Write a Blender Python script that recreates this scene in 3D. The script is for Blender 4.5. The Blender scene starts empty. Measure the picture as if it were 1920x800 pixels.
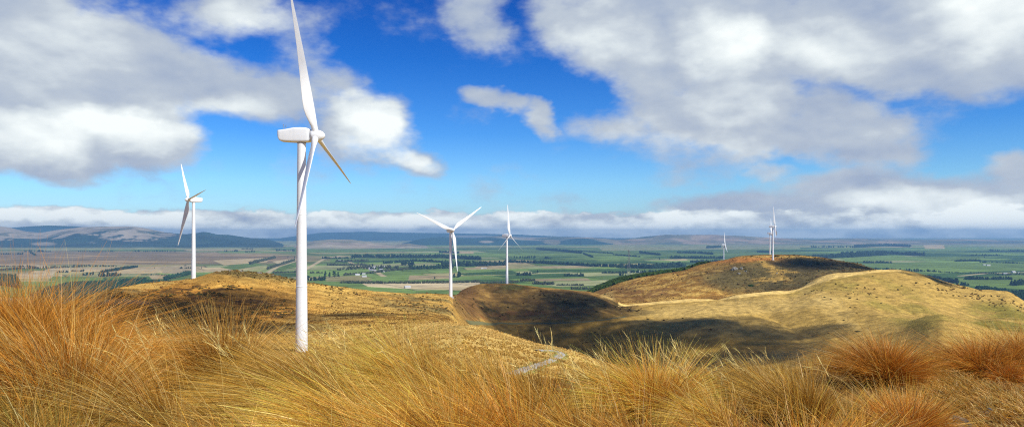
import bpy, math, random
import numpy as np
from mathutils import Matrix, Vector
R = math.radians
random.seed(7)
rng = np.random.default_rng(11)

# ------------------------------------------------------------------ camera, sky, sun, exposure
EYE = 302.0            # the viewer's eye above the valley floor (floor at z = 0)
F = 1371.0             # focal length in pixels of the 1920 wide photograph
HOR = 437.0            # row of the horizon
sc = bpy.context.scene
cd = bpy.data.cameras.new('camera'); cam = bpy.data.objects.new('camera', cd)
sc.collection.objects.link(cam); sc.camera = cam
cam.location = (0, 0, EYE); cam.rotation_euler = (R(90), 0, 0)
cd.sensor_width = 36.0; cd.lens = 36.0*F/1920; cd.shift_y = (HOR-400)/1920
cd.clip_start = 0.1; cd.clip_end = 150000

SUN = Vector((0.53, -0.46, 0.71)).normalized()      # towards the sun
sun_el = math.asin(SUN.z)
ld = bpy.data.lights.new('sun', 'SUN'); lo = bpy.data.objects.new('sun', ld)
sc.collection.objects.link(lo)
ld.energy = 5.0; ld.angle = R(0.5); ld.color = (1.0, 0.95, 0.86)
lo.rotation_euler = SUN.to_track_quat('Z', 'Y').to_euler()
lo.location = (0, -20, EYE+60)

sc.view_settings.view_transform = 'Standard'; sc.view_settings.look = 'None'
sc.view_settings.exposure = 0.16; sc.view_settings.gamma = 1.0
sc.cycles.max_bounces = 6; sc.cycles.diffuse_bounces = 2; sc.cycles.transparent_max_bounces = 24
sc.cycles.transmission_bounces = 3; sc.cycles.volume_bounces = 0; sc.cycles.use_denoising = False; sc.cycles.filter_width = 1.15

class NT:
    """short-hand for building node trees"""
    def __init__(s, tree): s.t = tree; tree.nodes.clear()
    def n(s, kind, **kw):
        nd = s.t.nodes.new(kind)
        for k, v in kw.items():
            if k == 'ins':
                for kk, vv in v.items():
                    if isinstance(vv, bpy.types.NodeSocket): s.t.links.new(vv, nd.inputs[kk])
                    else: nd.inputs[kk].default_value = vv
            else: setattr(nd, k, v)
        return nd
    def m(s, op, a, b=None, c=None, clamp=False):
        nd = s.t.nodes.new('ShaderNodeMath'); nd.operation = op; nd.use_clamp = clamp
        for i, v in enumerate((a, b, c)):
            if v is None: continue
            if isinstance(v, bpy.types.NodeSocket): s.t.links.new(v, nd.inputs[i])
            else: nd.inputs[i].default_value = v
        return nd.outputs[0]
    def vm(s, op, a, b=None, out=0):
        nd = s.t.nodes.new('ShaderNodeVectorMath'); nd.operation = op
        for i, v in enumerate((a, b)):
            if v is None: continue
            if isinstance(v, bpy.types.NodeSocket): s.t.links.new(v, nd.inputs[i])
            else: nd.inputs[i].default_value = v
        return nd.outputs[out]
    def noise(s, vec, scale, detail=6, rough=.55, dist=0.0):
        nd = s.n('ShaderNodeTexNoise', ins={'Vector': vec, 'Scale': scale, 'Detail': detail, 'Roughness': rough, 'Distortion': dist})
        return nd.outputs[0]
    def step(s, v, a, b, o0=0.0, o1=1.0):
        nd = s.n('ShaderNodeMapRange', interpolation_type='SMOOTHSTEP', ins={0: v, 1: a, 2: b, 3: o0, 4: o1})
        return nd.outputs[0]
    def mix(s, f, a, b, blend='MIX'):
        nd = s.n('ShaderNodeMix', data_type='RGBA', blend_type=blend, clamp_result=False)
        for k, v in ((0, f), (6, a), (7, b)):
            if isinstance(v, bpy.types.NodeSocket): s.t.links.new(v, nd.inputs[k])
            elif k: nd.inputs[k].default_value = (*v, 1)
            else: nd.inputs[k].default_value = v
        return nd.outputs[2]
    def ramp(s, v, pts):
        nd = s.n('ShaderNodeValToRGB', ins={0: v}); cr = nd.color_ramp
        while len(cr.elements) < len(pts): cr.elements.new(0.5)
        for e, (p, c) in zip(cr.elements, pts): e.position = p; e.color = (*c, 1)
        return nd.outputs[0]

# --- the sky: NISHITA sky with banks of broken cloud laid out by azimuth and elevation
w = bpy.data.worlds.new('World'); sc.world = w; w.use_nodes = True
g = NT(w.node_tree)
tc = g.n('ShaderNodeTexCoord').outputs['Generated']
sp = g.n('ShaderNodeSeparateXYZ', ins={0: tc})
X, Y, Z = sp.outputs
az = g.m('ARCTAN2', X, Y)
hyp = g.m('SQRT', g.m('ADD', g.m('MULTIPLY', X, X), g.m('MULTIPLY', Y, Y)))
el = g.m('ARCTAN2', Z, hyp)
sky = g.n('ShaderNodeTexSky', sky_type='NISHITA', sun_disc=False, sun_elevation=sun_el,
          sun_rotation=math.atan2(SUN.x, SUN.y), altitude=300, air_density=1.0, dust_density=0.3, ozone_density=3.0).outputs[0]
# the deep polarised blue of the photograph: the clear sky is tinted by elevation
tint = g.ramp(g.m('MULTIPLY', el, 1/R(24)), [(0.0, (.72, .98, 1.30)), (0.16, (.56, .96, 1.34)), (0.32, (.25, .68, 1.25)), (0.55, (.085, .46, 1.10)), (0.8, (.035, .30, .93)), (1.0, (.03, .24, .75))])
blue = g.mix(1.0, sky, tint, 'MULTIPLY')
def pix(px, py):
    u = (px-960)/F; a = math.atan(u); return a, math.atan((HOR-py)/F*math.cos(a))
P = g.n('ShaderNodeCombineXYZ', ins={0: az, 1: el, 2: 0.0}).outputs[0]
Pn = g.n('ShaderNodeCombineXYZ', ins={0: az, 1: g.m('MULTIPLY', el, 1.7), 2: 0.3}).outputs[0]
warp = g.n('ShaderNodeTexNoise', ins={'Vector': Pn, 'Scale': 9.0, 'Detail': 4.0, 'Roughness': .6}).outputs[1]
wv = g.vm('MULTIPLY', g.vm('SUBTRACT', warp, (.5, .5, .5)), (.10, .06, 0))
Pw = g.vm('ADD', P, wv)
def blob(cx, cy, rx, ry, rot=0.0, wt=1.0, src=None):
    a, e = pix(cx, cy)
    mp = g.n('ShaderNodeMapping', vector_type='TEXTURE', ins={'Vector': src or Pw, 'Location': (a, e, 0), 'Rotation': (0, 0, R(rot)), 'Scale': (rx/F*math.cos(a)**2, ry/F*math.cos(a), 1)})
    d = g.vm('LENGTH', mp.outputs[0], out=1)
    return g.m('MULTIPLY', g.m('MAXIMUM', g.m('SUBTRACT', 1.0, g.m('MULTIPLY', d, d)), -0.6), wt)
def union(lst):
    r = None
    for b in lst:
        v = blob(*b); r = v if r is None else g.m('SMOOTH_MAX', r, v, 0.25)
    return r
mass = union([(110, 190, 290, 140, 0, 1.5), (30, 60, 280, 130, 0, 1.5), (270, 262, 150, 70, 0, 1.3), (60, 285, 220, 58, 0, 1.3), (430, 165, 190, 66, -12, 1.15), (550, 190, 110, 44, -8, 1.0),
    (230, 110, 210, 100, -20, 1.3), (450, 25, 140, 70, 0, .8), (560, 70, 80, 75, -35, .55),
    (650, 225, 75, 65), (715, 240, 95, 62, -25), (775, 292, 80, 38, -20), (620, 160, 60, 60, 0, .55),
    (895, 15, 90, 60, -30, .8), (925, 195, 62, 26, -10, .95), (1005, 225, 58, 24, -25, .9), (1170, 238, 110, 26, 0, .42),
    (1300, 60, 330, 135, -10, 1.6), (1120, 40, 170, 80, -30), (1220, 150, 130, 75, -30, 1.2), (1390, 195, 200, 100, 0, 1.5), (1700, 60, 400, 125, 0, 1.8), (1880, 100, 180, 95, 0, 1.3), (1550, 235, 160, 85, -20, 1.2),
    (1600, 285, 130, 55, -10, .85), (1600, 345, 160, 42, 0, .85), (1740, 392, 400, 84, 0, 1.25), (1900, 325, 110, 45), (1290, 290, 120, 60, 0, .42), (1440, 322, 60, 22, 0, .55),
    (1370, 405, 190, 42, 0), (1130, 422, 160, 34), (2350, 200, 300, 200), (-500, 200, 300, 220)])
Pb = g.n('ShaderNodeCombineXYZ', ins={0: az, 1: g.m('MULTIPLY', el, 2.4), 2: 1.7}).outputs[0]
nbl = g.noise(Pb, 13.0, 6, .62)
# low bank along the horizon, its top broken
top = g.m('ADD', pix(960, 394)[1], g.m('MULTIPLY', g.m('SUBTRACT', nbl, .5), 0.042))
band = g.m('DIVIDE', g.m('SUBTRACT', top, el), 0.007)
band = g.m('MINIMUM', band, 1.0); band = g.m('MINIMUM', band, g.m('ADD', g.m('MULTIPLY', el, 40.0), 3.0))
n1 = g.noise(Pn, 11.0, 9, .56)
n2 = g.noise(Pn, 42.0, 7, .6)
nz = g.m('ADD', g.m('MULTIPLY', g.m('SUBTRACT', n1, .5), 2.3), g.m('MULTIPLY', g.m('SUBTRACT', n2, .5), .38))
dens = g.m('ADD', mass, nz)
a1 = g.step(dens, -0.2, 0.85)
a2 = g.step(g.m('ADD', band, g.m('MULTIPLY', g.m('SUBTRACT', n2, .5), 1.2)), 0.0, 0.9)
alpha = g.m('MAXIMUM', a1, a2)
# relief: compare the cloud's thickness here with that a little towards the light (up and right)
def relief(scale, off, det, rough, src=Pn):
    o = g.vm('ADD', src, off)
    return g.m('SUBTRACT', g.noise(src, scale, det, rough), g.noise(o, scale, det, rough))
rel = g.m('ADD', g.m('MULTIPLY', relief(6.0, (.012, .035, 0), 5, .46), 1.35), g.m('MULTIPLY', relief(20.0, (.004, .012, 0), 4, .45), .35))
relb = g.m('MULTIPLY', relief(17.0, (.006, .022, 0), 6, .55, Pb), 1.5)
bright = union([(240, 245, 170, 50), (60, 255, 150, 60), (700, 235, 95, 55, -25), (770, 290, 60, 25, -20), (1350, 95, 110, 90, 0, .9), (1400, 190, 130, 60, 0, .55), (1880, 20, 260, 80, 0, .8), (1700, 380, 150, 32, 0, .8), (1850, 400, 130, 40, 0, .9), (60, 400, 110, 16, 0, .8),
    (440, 60, 100, 60, 0, .4), (1520, 110, 170, 60, 0, .35), (1150, 50, 130, 60, -20, .4), (150, 50, 170, 60, 0, .3), (1240, 415, 160, 16, 0, .6), (300, 412, 160, 14, 0, .6), (740, 415, 60, 18, 0, .6), (1000, 395, 60, 12, 0, .5), (420, 195, 120, 30, 0, .4), (100, 120, 160, 80, 0, .2)])
thin = g.m('SUBTRACT', 1.0, g.step(dens, 0.1, 1.2))
lum = g.m('ADD', g.m('ADD', g.m('MULTIPLY', g.m('MAXIMUM', bright, -.2), .58), .45), rel)
lum = g.m('ADD', lum, g.m('MULTIPLY', a2, relb))
lum = g.m('ADD', lum, g.m('MULTIPLY', g.m('SUBTRACT', nbl, .5), .25))
lum = g.m('SUBTRACT', lum, g.m('MULTIPLY', a2, -.30), None, True)
cc = g.ramp(lum, [(0.0, (.24, .32, .48)), (0.25, (.35, .42, .55)), (0.5, (.47, .53, .61)), (0.75, (.68, .74, .77)), (1.0, (.90, .95, .94))])
cc = g.mix(1.0, cc, (10, 10, 10), 'MULTIPLY')
col = g.mix(alpha, blue, cc)
bg = g.n('ShaderNodeBackground', ins={'Color': col, 'Strength': 0.1})
out = g.n('ShaderNodeOutputWorld', ins={0: bg.outputs[0]})
w.cycles.sampling_method = 'MANUAL'; w.cycles.sample_map_resolution = 512

# ------------------------------------------------------------------ helpers
col_ = sc.collection
def hsh(ix, iy, seed):
    n = (ix.astype(np.int64)*374761393 + iy.astype(np.int64)*668265263 + seed*1442695041) & 0xffffffff
    n = ((n ^ (n >> 13))*1274126177) & 0xffffffff
    n = ((n ^ (n >> 16))*2246822519) & 0xffffffff
    return ((n ^ (n >> 15)) & 0xffffff)/float(0xffffff)
def vnoise(x, y, seed=0):
    ix = np.floor(x); iy = np.floor(y); fx = x-ix; fy = y-iy
    fx = fx*fx*fx*(fx*(fx*6-15)+10); fy = fy*fy*fy*(fy*(fy*6-15)+10)
    a = hsh(ix, iy, seed); b = hsh(ix+1, iy, seed); c = hsh(ix, iy+1, seed); d = hsh(ix+1, iy+1, seed)
    return (a*(1-fx)+b*fx)*(1-fy) + (c*(1-fx)+d*fx)*fy
def fbm(x, y, seed=0, octv=5, gain=.5):
    s = np.zeros(np.broadcast(x, y).shape); a = 1.0; t = 0
    for i in range(octv):
        s += a*vnoise(x*2.03**i + 17.3*i, y*2.03**i - 9.1*i, seed+i); t += a; a *= gain
    return s/t
def ridged(x, y, seed=0, octv=4):
    s = 0; a = 1.0; t = 0
    for i in range(octv):
        s = s + a*(1-np.abs(2*vnoise(x*2.1**i+5.2*i, y*2.1**i+3.3*i, seed+i)-1)); t += a; a *= .5
    return s/t
def sstep(v, a, b):
    t = np.clip((v-a)/(b-a), 0, 1); return t*t*(3-2*t)

def mk(name, V, Fc, mat, parent=None, colr=None, smooth=True, matidx=None):
    """one mesh object from numpy vertices and an (n,k) face array"""
    V = np.asarray(V, dtype=np.float32); Fc = np.asarray(Fc, dtype=np.int32)
    me = bpy.data.meshes.new(name)
    me.vertices.add(len(V)); me.vertices.foreach_set('co', V.ravel())
    n, k = Fc.shape
    me.loops.add(n*k); me.loops.foreach_set('vertex_index', Fc.ravel())
    me.polygons.add(n); me.polygons.foreach_set('loop_start', np.arange(0, n*k, k, dtype=np.int32))
    me.polygons.foreach_set('use_smooth', np.full(n, smooth, dtype=bool))
    if matidx is not None: me.polygons.foreach_set('material_index', np.asarray(matidx, dtype=np.int32))
    for m_ in (mat if isinstance(mat, (list, tuple)) else [mat]): me.materials.append(m_)
    if colr is not None:
        ca = me.color_attributes.new('cover', 'FLOAT_COLOR', 'POINT')
        c4 = np.ones((len(V), 4), dtype=np.float32); c4[:, :colr.shape[1]] = colr
        ca.data.foreach_set('color', c4.ravel())
    me.update(calc_edges=True)
    o = bpy.data.objects.new(name, me); col_.objects.link(o)
    if parent is not None: o.parent = parent
    return o
def tag(o, label=None, cat=None, group=None, kind=None):
    if label: o['label'] = label
    if cat: o['category'] = cat
    if group: o['group'] = group
    if kind: o['kind'] = kind
    return o
def empty(name, loc, rz=0.0):
    o = bpy.data.objects.new(name, None); col_.objects.link(o); o.location = loc; o.rotation_euler = (0, 0, rz); o.empty_display_size = .3
    return o
def copy_tree(o, parent=None):
    c = o.copy(); col_.objects.link(c); c.parent = parent
    for ch in [q for q in bpy.data.objects if q.parent == o]: copy_tree(ch, c)
    return c
def grid_faces(nr, nc):
    i = np.arange(nr-1)[:, None]*nc + np.arange(nc-1)[None]
    return np.stack([i, i+1, i+1+nc, i+nc], -1).reshape(-1, 4)

def mat(name, base=(.5, .5, .5), rough=.8, attr=False, build=None, spec=.3):
    m_ = bpy.data.materials.new(name); m_.use_nodes = True
    g = NT(m_.node_tree)
    b = g.n('ShaderNodeBsdfPrincipled', ins={'Base Color': (*base, 1), 'Roughness': rough, 'Specular IOR Level': spec})
    o = g.n('ShaderNodeOutputMaterial', ins={0: b.outputs[0]})
    if build: build(g, b, o)
    return m_

# ------------------------------------------------------------------ shape of the near hills
def curve(nodes, px):
    a = np.array(nodes, dtype=float)
    D = np.interp(px, a[:, 0], a[:, 1]); v = np.interp(px, a[:, 0], a[:, 2])
    return D, v
def py2z(py, D): return EYE + (HOR-py)/F*D
CN = [  # each: (column, distance, row) of a crest, a break of slope or a dip
 ('z', [(-300, 8, -1.50), (100, 8, -1.58), (500, 8, -1.68), (960, 8, -1.72), (1400, 8, -1.72), (1700, 8, -1.66), (2300, 8, -1.60)]),
 ('z', [(-300, 15, -2.0), (100, 15, -2.3), (400, 15, -3.1), (960, 15, -3.8), (1300, 15, -3.7), (1600, 15, -3.1), (1800, 15, -2.9), (1920, 15, -2.7), (2300, 15, -2.6)]),
 ('y', [(-300, 60, 700), (140, 60, 715), (400, 60, 735), (960, 70, 760), (1300, 70, 790), (1700, 70, 770), (2300, 70, 750)]),
 ('y', [(-300, 200, 640), (140, 200, 640), (363, 205, 650), (500, 215, 660), (567, 219, 656), (630, 224, 650), (700, 235, 640), (770, 248, 622), (845, 260, 604), (899, 268, 611), (954, 270, 629), (1015, 262, 648), (1059, 250, 653), (1097, 245, 668), (1163, 235, 690), (1230, 225, 715), (1300, 215, 760), (1480, 200, 790), (1640, 200, 780), (1920, 200, 730), (2300, 200, 720)]),
 ('y', [(-300, 300, 600), (140, 300, 600), (363, 370, 603), (567, 380, 600), (700, 390, 592), (800, 400, 593), (845, 400, 603), (880, 420, 650), (920, 440, 710), (960, 450, 745), (1160, 450, 770), (1300, 420, 790), (1480, 400, 790), (1640, 390, 760), (1760, 390, 730), (2300, 380, 720)]),
 ('y', [(-300, 380, 580), (140, 380, 580), (250, 420, 570), (363, 480, 556), (567, 520, 560), (700, 560, 569), (800, 580, 575), (845, 600, 581), (880, 640, 620), (920, 670, 655), (960, 680, 690), (1160, 660, 690), (1300, 640, 680), (1480, 610, 672), (1560, 590, 655), (1640, 575, 640), (1700, 560, 620), (1740, 545, 602), (1765, 535, 598), (1800, 525, 606), (1840, 515, 620), (1870, 510, 633), (1960, 480, 655), (2300, 480, 650)]),
 ('y', [(-300, 450, 590), (100, 450, 577), (140, 450, 566), (200, 480, 543), (250, 520, 534), (300, 560, 527.5), (363, 606, 521), (400, 612, 511), (420, 615, 508), (450, 618, 507.5), (500, 622, 512), (560, 632, 527), (620, 645, 537), (700, 680, 545), (760, 700, 549), (845, 720, 555), (880, 760, 583), (920, 790, 602), (960, 800, 604), (1160, 790, 600), (1300, 770, 597), (1480, 760, 598), (1560, 740, 598), (1640, 735, 594), (1760, 715, 606), (1840, 700, 612), (1900, 700, 612), (1960, 700, 612), (2300, 700, 640)]),
 ('y', [(-300, 520, 680), (140, 540, 680), (363, 720, 640), (567, 760, 640), (700, 820, 650), (800, 930, 650), (830, 940, 600), (848, 945, 566), (860, 950, 546), (880, 952, 537), (900, 955, 532), (925, 958, 531), (958, 958, 531), (1000, 960, 537), (1045, 960, 541), (1105, 960, 546), (1140, 955, 556), (1170, 950, 572), (1250, 940, 566), (1340, 950, 560.5), (1440, 960, 549.5), (1475, 970, 547), (1500, 980, 539), (1524, 985, 528), (1564, 995, 517.5), (1641, 1000, 507.5), (1688, 1000, 509), (1740, 1000, 517), (1798, 1000, 534), (1868, 990, 548), (1892, 985, 551), (1920, 970, 570), (2000, 950, 610), (2300, 940, 650)]),
 ('y', [(-300, 1100, 760), (800, 1100, 760), (860, 1100, 690), (958, 1120, 620), (1050, 1090, 600), (1105, 1080, 572), (1140, 1075, 571), (1170, 1070, 579), (1300, 1080, 572), (1440, 1090, 560), (1560, 1110, 530), (1641, 1120, 520), (1700, 1120, 545), (1800, 1130, 640), (2300, 1130, 700)]),
 ('y', [(-300, 1500, 711), (1000, 1500, 711), (1050, 1500, 640), (1090, 1500, 565), (1110, 1500, 552), (1150, 1500, 540), (1195, 1500, 525), (1240, 1500, 517), (1282, 1500, 509.5), (1309, 1500, 498), (1335, 1500, 493), (1358, 1500, 490), (1387, 1500, 481.5), (1449, 1500, 479.8), (1500, 1500, 479.5), (1547, 1500, 485), (1610, 1500, 498), (1645, 1500, 508), (1690, 1500, 545), (1750, 1500, 640), (1800, 1500, 711), (2300, 1500, 711)]),
 ('y', [(-300, 1960, 646), (1030, 1960, 646), (1080, 1960, 575), (1110, 1960, 544), (1130, 1960, 534), (1160, 1960, 524), (1190, 1960, 518.5), (1240, 1960, 514), (1300, 1960, 512), (1357, 1960, 498), (1400, 1960, 484), (1443, 1960, 480.5), (1480, 1960, 484), (1560, 1960, 510), (1640, 1960, 560), (1720, 1960, 646), (2300, 1960, 646)]),
 ('z', [(-300, 2700, -305), (2300, 2700, -305)]),
 ('z', [(-300, 3300, -330), (2300, 3300, -330)]),
]
def controls(px):
    px = np.clip(px, -300, 2300)
    Ds = [np.full(px.shape, .3)]; Zs = [np.full(px.shape, EYE-1.62)]
    for kind, nodes in CN:
        D, v = curve(nodes, px)
        # round the polyline off a little along the row
        wd_ = 6 if kind == 'y' and nodes[3][1] > 250 else 30
        D = sum(curve(nodes, px+o_)[0] for o_ in (-wd_, -wd_/2, 0, wd_/2, wd_))/5; v = sum(curve(nodes, px+o_)[1] for o_ in (-wd_, -wd_/2, 0, wd_/2, wd_))/5
        
        Ds.append(D); Zs.append(EYE+v if kind == 'z' else py2z(v, D))
    return np.stack(Ds, -1), np.stack(Zs, -1)
def ground(px, D, rough=True):
    """height of the hills at column px (a bearing) and distance D"""
    px = np.asarray(px, float); D = np.asarray(D, float)
    px, D = np.broadcast_arrays(px, D); shp = px.shape
    px = px.ravel(); D = D.ravel()
    xs, ys = controls(px)
    h = np.diff(xs, axis=-1); dl = np.diff(ys, axis=-1)/h
    K = xs.shape[-1]; m_ = np.zeros_like(xs)
    w1 = 2*h[:, 1:]+h[:, :-1]; w2 = h[:, 1:]+2*h[:, :-1]
    same = dl[:, 1:]*dl[:, :-1] > 0
    with np.errstate(divide='ignore', invalid='ignore'):
        hm = (w1+w2)/(w1/dl[:, :-1]+w2/dl[:, 1:])
    m_[:, 1:-1] = np.where(same, hm, 0); m_[:, 0] = dl[:, 0]; m_[:, -1] = dl[:, -1]
    i = np.clip((D[:, None] >= xs).sum(-1)-1, 0, K-2); r = np.arange(len(px))
    hh = h[r, i]; t = np.clip((D-xs[r, i])/hh, 0, 1)
    z = ((1+2*t)*(1-t)**2*ys[r, i] + t*(1-t)**2*hh*m_[r, i] + t*t*(3-2*t)*ys[r, i+1] + t*t*(t-1)*hh*m_[r, i+1])
    if rough:
        x = (px-960)/F*D
        am = np.clip((D-14)/200, 0, 1)
        z = z + am*((fbm(x/55, D/55, 3, 4)-.5)*3.0 + (fbm(x/9, D/9, 9, 4)-.5)*.9)
        gul = ridged(x/120+.3*fbm(x/60, D/60, 4), D/260, 21, 3)
        z = z - np.clip((D-480)/200, 0, 1)*np.clip((px-1150)/200, 0, 1)*(gul-.62)*13*np.clip((1650-D)/200, 0, 1)
        z = z + (1-am)*(fbm(x/1.3, D/1.3, 5, 4)-.5)*.16
    return z.reshape(shp)
def hit(px, py, d0=20., d1=2600.):
    """first distance at which the ground is met looking along a pixel"""
    D = np.geomspace(d0, d1, 1500)
    z = ground(np.full(D.shape, float(px)), D); row = HOR-(z-EYE)*F/D
    k = np.argmax(row <= py)
    if row[k] > py: return None
    return float(D[k])
def gpt(px, D, dz=0.0):
    z = float(ground(np.array([float(px)]), np.array([float(D)]))[0])
    return Vector(((px-960)/F*D, D, z+dz))

# ------------------------------------------------------------------ ground cover colours of the hills
GOLD = np.array((.47, .295, .068)); PALEG = np.array((.60, .42, .13)); OLIVE = np.array((.20, .155, .030)); TAWNY = np.array((.30, .155, .030))
HEATH = np.array((.145, .075, .024)); DKOL = np.array((.085, .070, .026)); BUSH = np.array((.025, .045, .012)); RHILL = np.array((.38, .25, .062)); RGREEN = np.array((.20, .17, .030))
def lerp(a, b, t): return a*(1-t[..., None]) + b*t[..., None]
def ell(px, py, cx, cy, rx, ry, rot=0, soft=.35):
    c, s = math.cos(R(rot)), math.sin(R(rot)); x = px-cx; y = py-cy
    d = np.sqrt(((x*c+y*s)/rx)**2 + ((-x*s+y*c)/ry)**2)
    return 1-sstep(d, 1-soft, 1+soft)
def hill_cover(px, D, z):
    py = HOR-(z-EYE)*F/np.maximum(D, 1); x = (px-960)/F*D
    n = fbm(x/40, D/40, 31, 5); n2 = fbm(x/12, D/12, 41, 5); n3 = fbm(x/150, D/150, 51, 3)
    pw = px+(n-.5)*60; qw = py+(n2-.5)*16
    c = np.broadcast_to(GOLD, px.shape+(3,)).copy()
    c = lerp(c, TAWNY, sstep(n, .42, .66)*.55)
    # left of the near hill: tawny heath with dark scrub
    c = lerp(c, TAWNY*np.array((1.6, 1.4, 1.0)), ell(pw, qw, 370, 575, 200, 42)*.85)
    c = lerp(c, HEATH, ell(pw, qw, 330, 565, 120, 34)*.35*sstep(n2, .35, .6))
    c = lerp(c, PALEG*np.array((.95, .9, .8)), ell(pw, qw, 240, 545, 110, 14, -15)*.6)
    for a_ in ((460, 512, 90, 9, 8), (600, 533, 60, 6, 10), (790, 572, 90, 16, 5), (870, 590, 60, 12, 10)):
        c = lerp(c, DKOL*1.6, ell(pw, qw, *a_)*sstep(n2, .38, .62)*.75)
    c = lerp(c, PALEG, ((D < 330) & (D > 120))*ell(pw, py, 960, 655, 230, 42, 14)*.55)
    pt = ell(pw, qw, 350, 553, 75, 11)+ell(pw, qw, 300, 592, 70, 10)+ell(pw, qw, 490, 568, 60, 8)+ell(pw, qw, 525, 590, 50, 9)+ell(pw, qw, 400, 540, 60, 4)+ell(pw, qw, 430, 605, 60, 8)
    c = lerp(c, np.array((.055, .032, .014)), np.clip(pt, 0, 1)*sstep(fbm(x/7, D/10, 93, 5), .42, .54)*.85*(D < 700))
    # the brown hill behind with the fourth turbine
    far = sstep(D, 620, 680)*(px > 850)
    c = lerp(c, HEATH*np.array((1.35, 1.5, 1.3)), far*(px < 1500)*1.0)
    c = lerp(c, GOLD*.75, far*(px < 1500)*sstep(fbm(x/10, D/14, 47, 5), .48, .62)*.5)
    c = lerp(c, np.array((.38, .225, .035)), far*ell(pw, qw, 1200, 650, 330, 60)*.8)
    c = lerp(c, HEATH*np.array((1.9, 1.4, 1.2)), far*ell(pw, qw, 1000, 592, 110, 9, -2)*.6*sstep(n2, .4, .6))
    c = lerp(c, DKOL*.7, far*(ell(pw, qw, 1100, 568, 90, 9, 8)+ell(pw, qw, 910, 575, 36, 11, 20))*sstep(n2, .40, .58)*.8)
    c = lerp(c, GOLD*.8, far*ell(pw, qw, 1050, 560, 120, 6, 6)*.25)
    c = lerp(c, HEATH, ell(px, py, 872, 570, 26, 40)*(D > 735)*.85)  # left flank painted darker in place of cloud shade
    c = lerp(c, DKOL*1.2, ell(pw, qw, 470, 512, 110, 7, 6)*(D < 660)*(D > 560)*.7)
    # the smooth pasture hill to the right
    rh = sstep(px+(py-600)*.9+(n-.5)*60, 1130, 1210)*(D > 430)*(D < 1010)*sstep(612+(px-1170)*.12+np.clip(px-1520, 0, 400)*.4-py+(n-.5)*26, -16, 22)
    rh = np.maximum(rh, sstep(px+(n-.5)*80, 1500, 1640)*(D > 430)*(D < 1010))
    c = lerp(c, RHILL, rh)
    c = lerp(c, RGREEN, rh*(ell(pw, py, 1700, 575, 120, 34, 25)*.6+ell(pw, py, 1890, 600, 80, 30, 10)*.9+ell(pw, py, 1560, 540, 100, 20)*.3)*sstep(n, .3, .6))
    c = lerp(c, PALEG*.92, rh*(ell(pw, py, 1400, 575, 190, 14, -4)*.5+ell(pw, py, 1560, 575, 80, 12, 35)*.35))
    # pale strip of dry grass along the brow
    a = np.array([(1165, 573), (1250, 566), (1340, 560.5), (1440, 549.5), (1475, 547), (1500, 539), (1524, 528), (1564, 517.5), (1641, 507.5)], float)
    bro = np.interp(px, a[:, 0], a[:, 1])
    wd = np.interp(px, [1165, 1340, 1480, 1520, 1560, 1640, 1700], [1.8, 2.4, 3, 6, 5, 2.6, 0.1])*(.7+.6*n)
    strip = (px > 1160)*(px < 1690)*(1-sstep((py-bro)/np.maximum(wd, .1)+(n2-.5)*.8, .75, 1.2))*(D > 900)*(D < 1003)
    c = lerp(c, PALEG*1.12, strip)
    # the hill with the farthest turbines
    ch = (D > 1030)*(px > 1020)*1.0
    mix_ = np.broadcast_to(TAWNY*.85, px.shape+(3,)).copy()
    mot = sstep(fbm(x/16, D/22, 77, 4), .42, .58)
    mix_ = lerp(mix_, GOLD*.95, mot*.75*ell(pw, qw, 1260, 540, 150, 40)+mot*.25)
    mix_ = lerp(mix_, HEATH*1.1, ell(pw, qw, 1180, 552, 90, 14)*.7*(1-mot*.4))
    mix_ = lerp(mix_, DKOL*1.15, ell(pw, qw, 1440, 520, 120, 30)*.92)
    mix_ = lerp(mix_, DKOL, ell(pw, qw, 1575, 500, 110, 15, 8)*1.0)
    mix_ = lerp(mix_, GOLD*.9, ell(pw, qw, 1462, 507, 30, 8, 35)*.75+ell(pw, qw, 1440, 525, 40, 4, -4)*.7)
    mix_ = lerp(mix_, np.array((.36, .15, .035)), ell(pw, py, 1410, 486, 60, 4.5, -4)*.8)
    mix_ = lerp(mix_, GOLD*1.05, ell(pw, py, 1480, 481, 100, 2.2)*.9)
    c = lerp(c, mix_, ch)
    c = lerp(c, BUSH, (D > 1600)*(px < 1310)*(px > 1020)*1.0)
    c = lerp(c, PALEG*.75, (D > 930)*(D < 1400)*ell(px, py, 1139, 556, 13, 14, -25)*.6)
    c = lerp(c, np.array((.16, .17, .045)), ell(px, py, 960, 538, 22, 5)*.6*(D > 700)*(D < 962))
    # close to the camera: dark litter between the tussocks
    c = lerp(c, np.array((.20, .115, .035)), (1-sstep(D, 14, 60))*1.0)
    v = .72+.56*fbm(x/5, D/7, 61, 4); v2 = .8+.4*n3
    return np.clip(c*(v*v2)[..., None]*1.16, 0, 1)

def cover_nodes(scales, amp=.55, bump=.6, dist=1.0):
    def b(g, bs, o):
        at = g.n('ShaderNodeAttribute', attribute_name='cover')
        pos = g.n('ShaderNodeNewGeometry').outputs['Position']
        f = None
        for i, s in enumerate(scales):
            v = g.noise(pos, s, 5, .62)
            v = g.step(v, .28, .72, 1-amp/(i+1.0), 1+amp/(i+1.0))
            f = v if f is None else g.m('MULTIPLY', f, v)
        c = g.mix(1.0, at.outputs[0], g.n('ShaderNodeCombineColor', ins={0: f, 1: f, 2: f}).outputs[0], 'MULTIPLY')
        g.t.links.new(c, bs.inputs['Base Color'])
        bm = g.n('ShaderNodeBump', ins={'Strength': bump, 'Distance': dist, 'Height': f})
        g.t.links.new(bm.outputs[0], bs.inputs['Normal'])
    return b
M_hill = mat('hill_grass_cover', rough=.95, spec=.05, build=cover_nodes((.12, .5, 1.6), .32, .7, .6))

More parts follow.
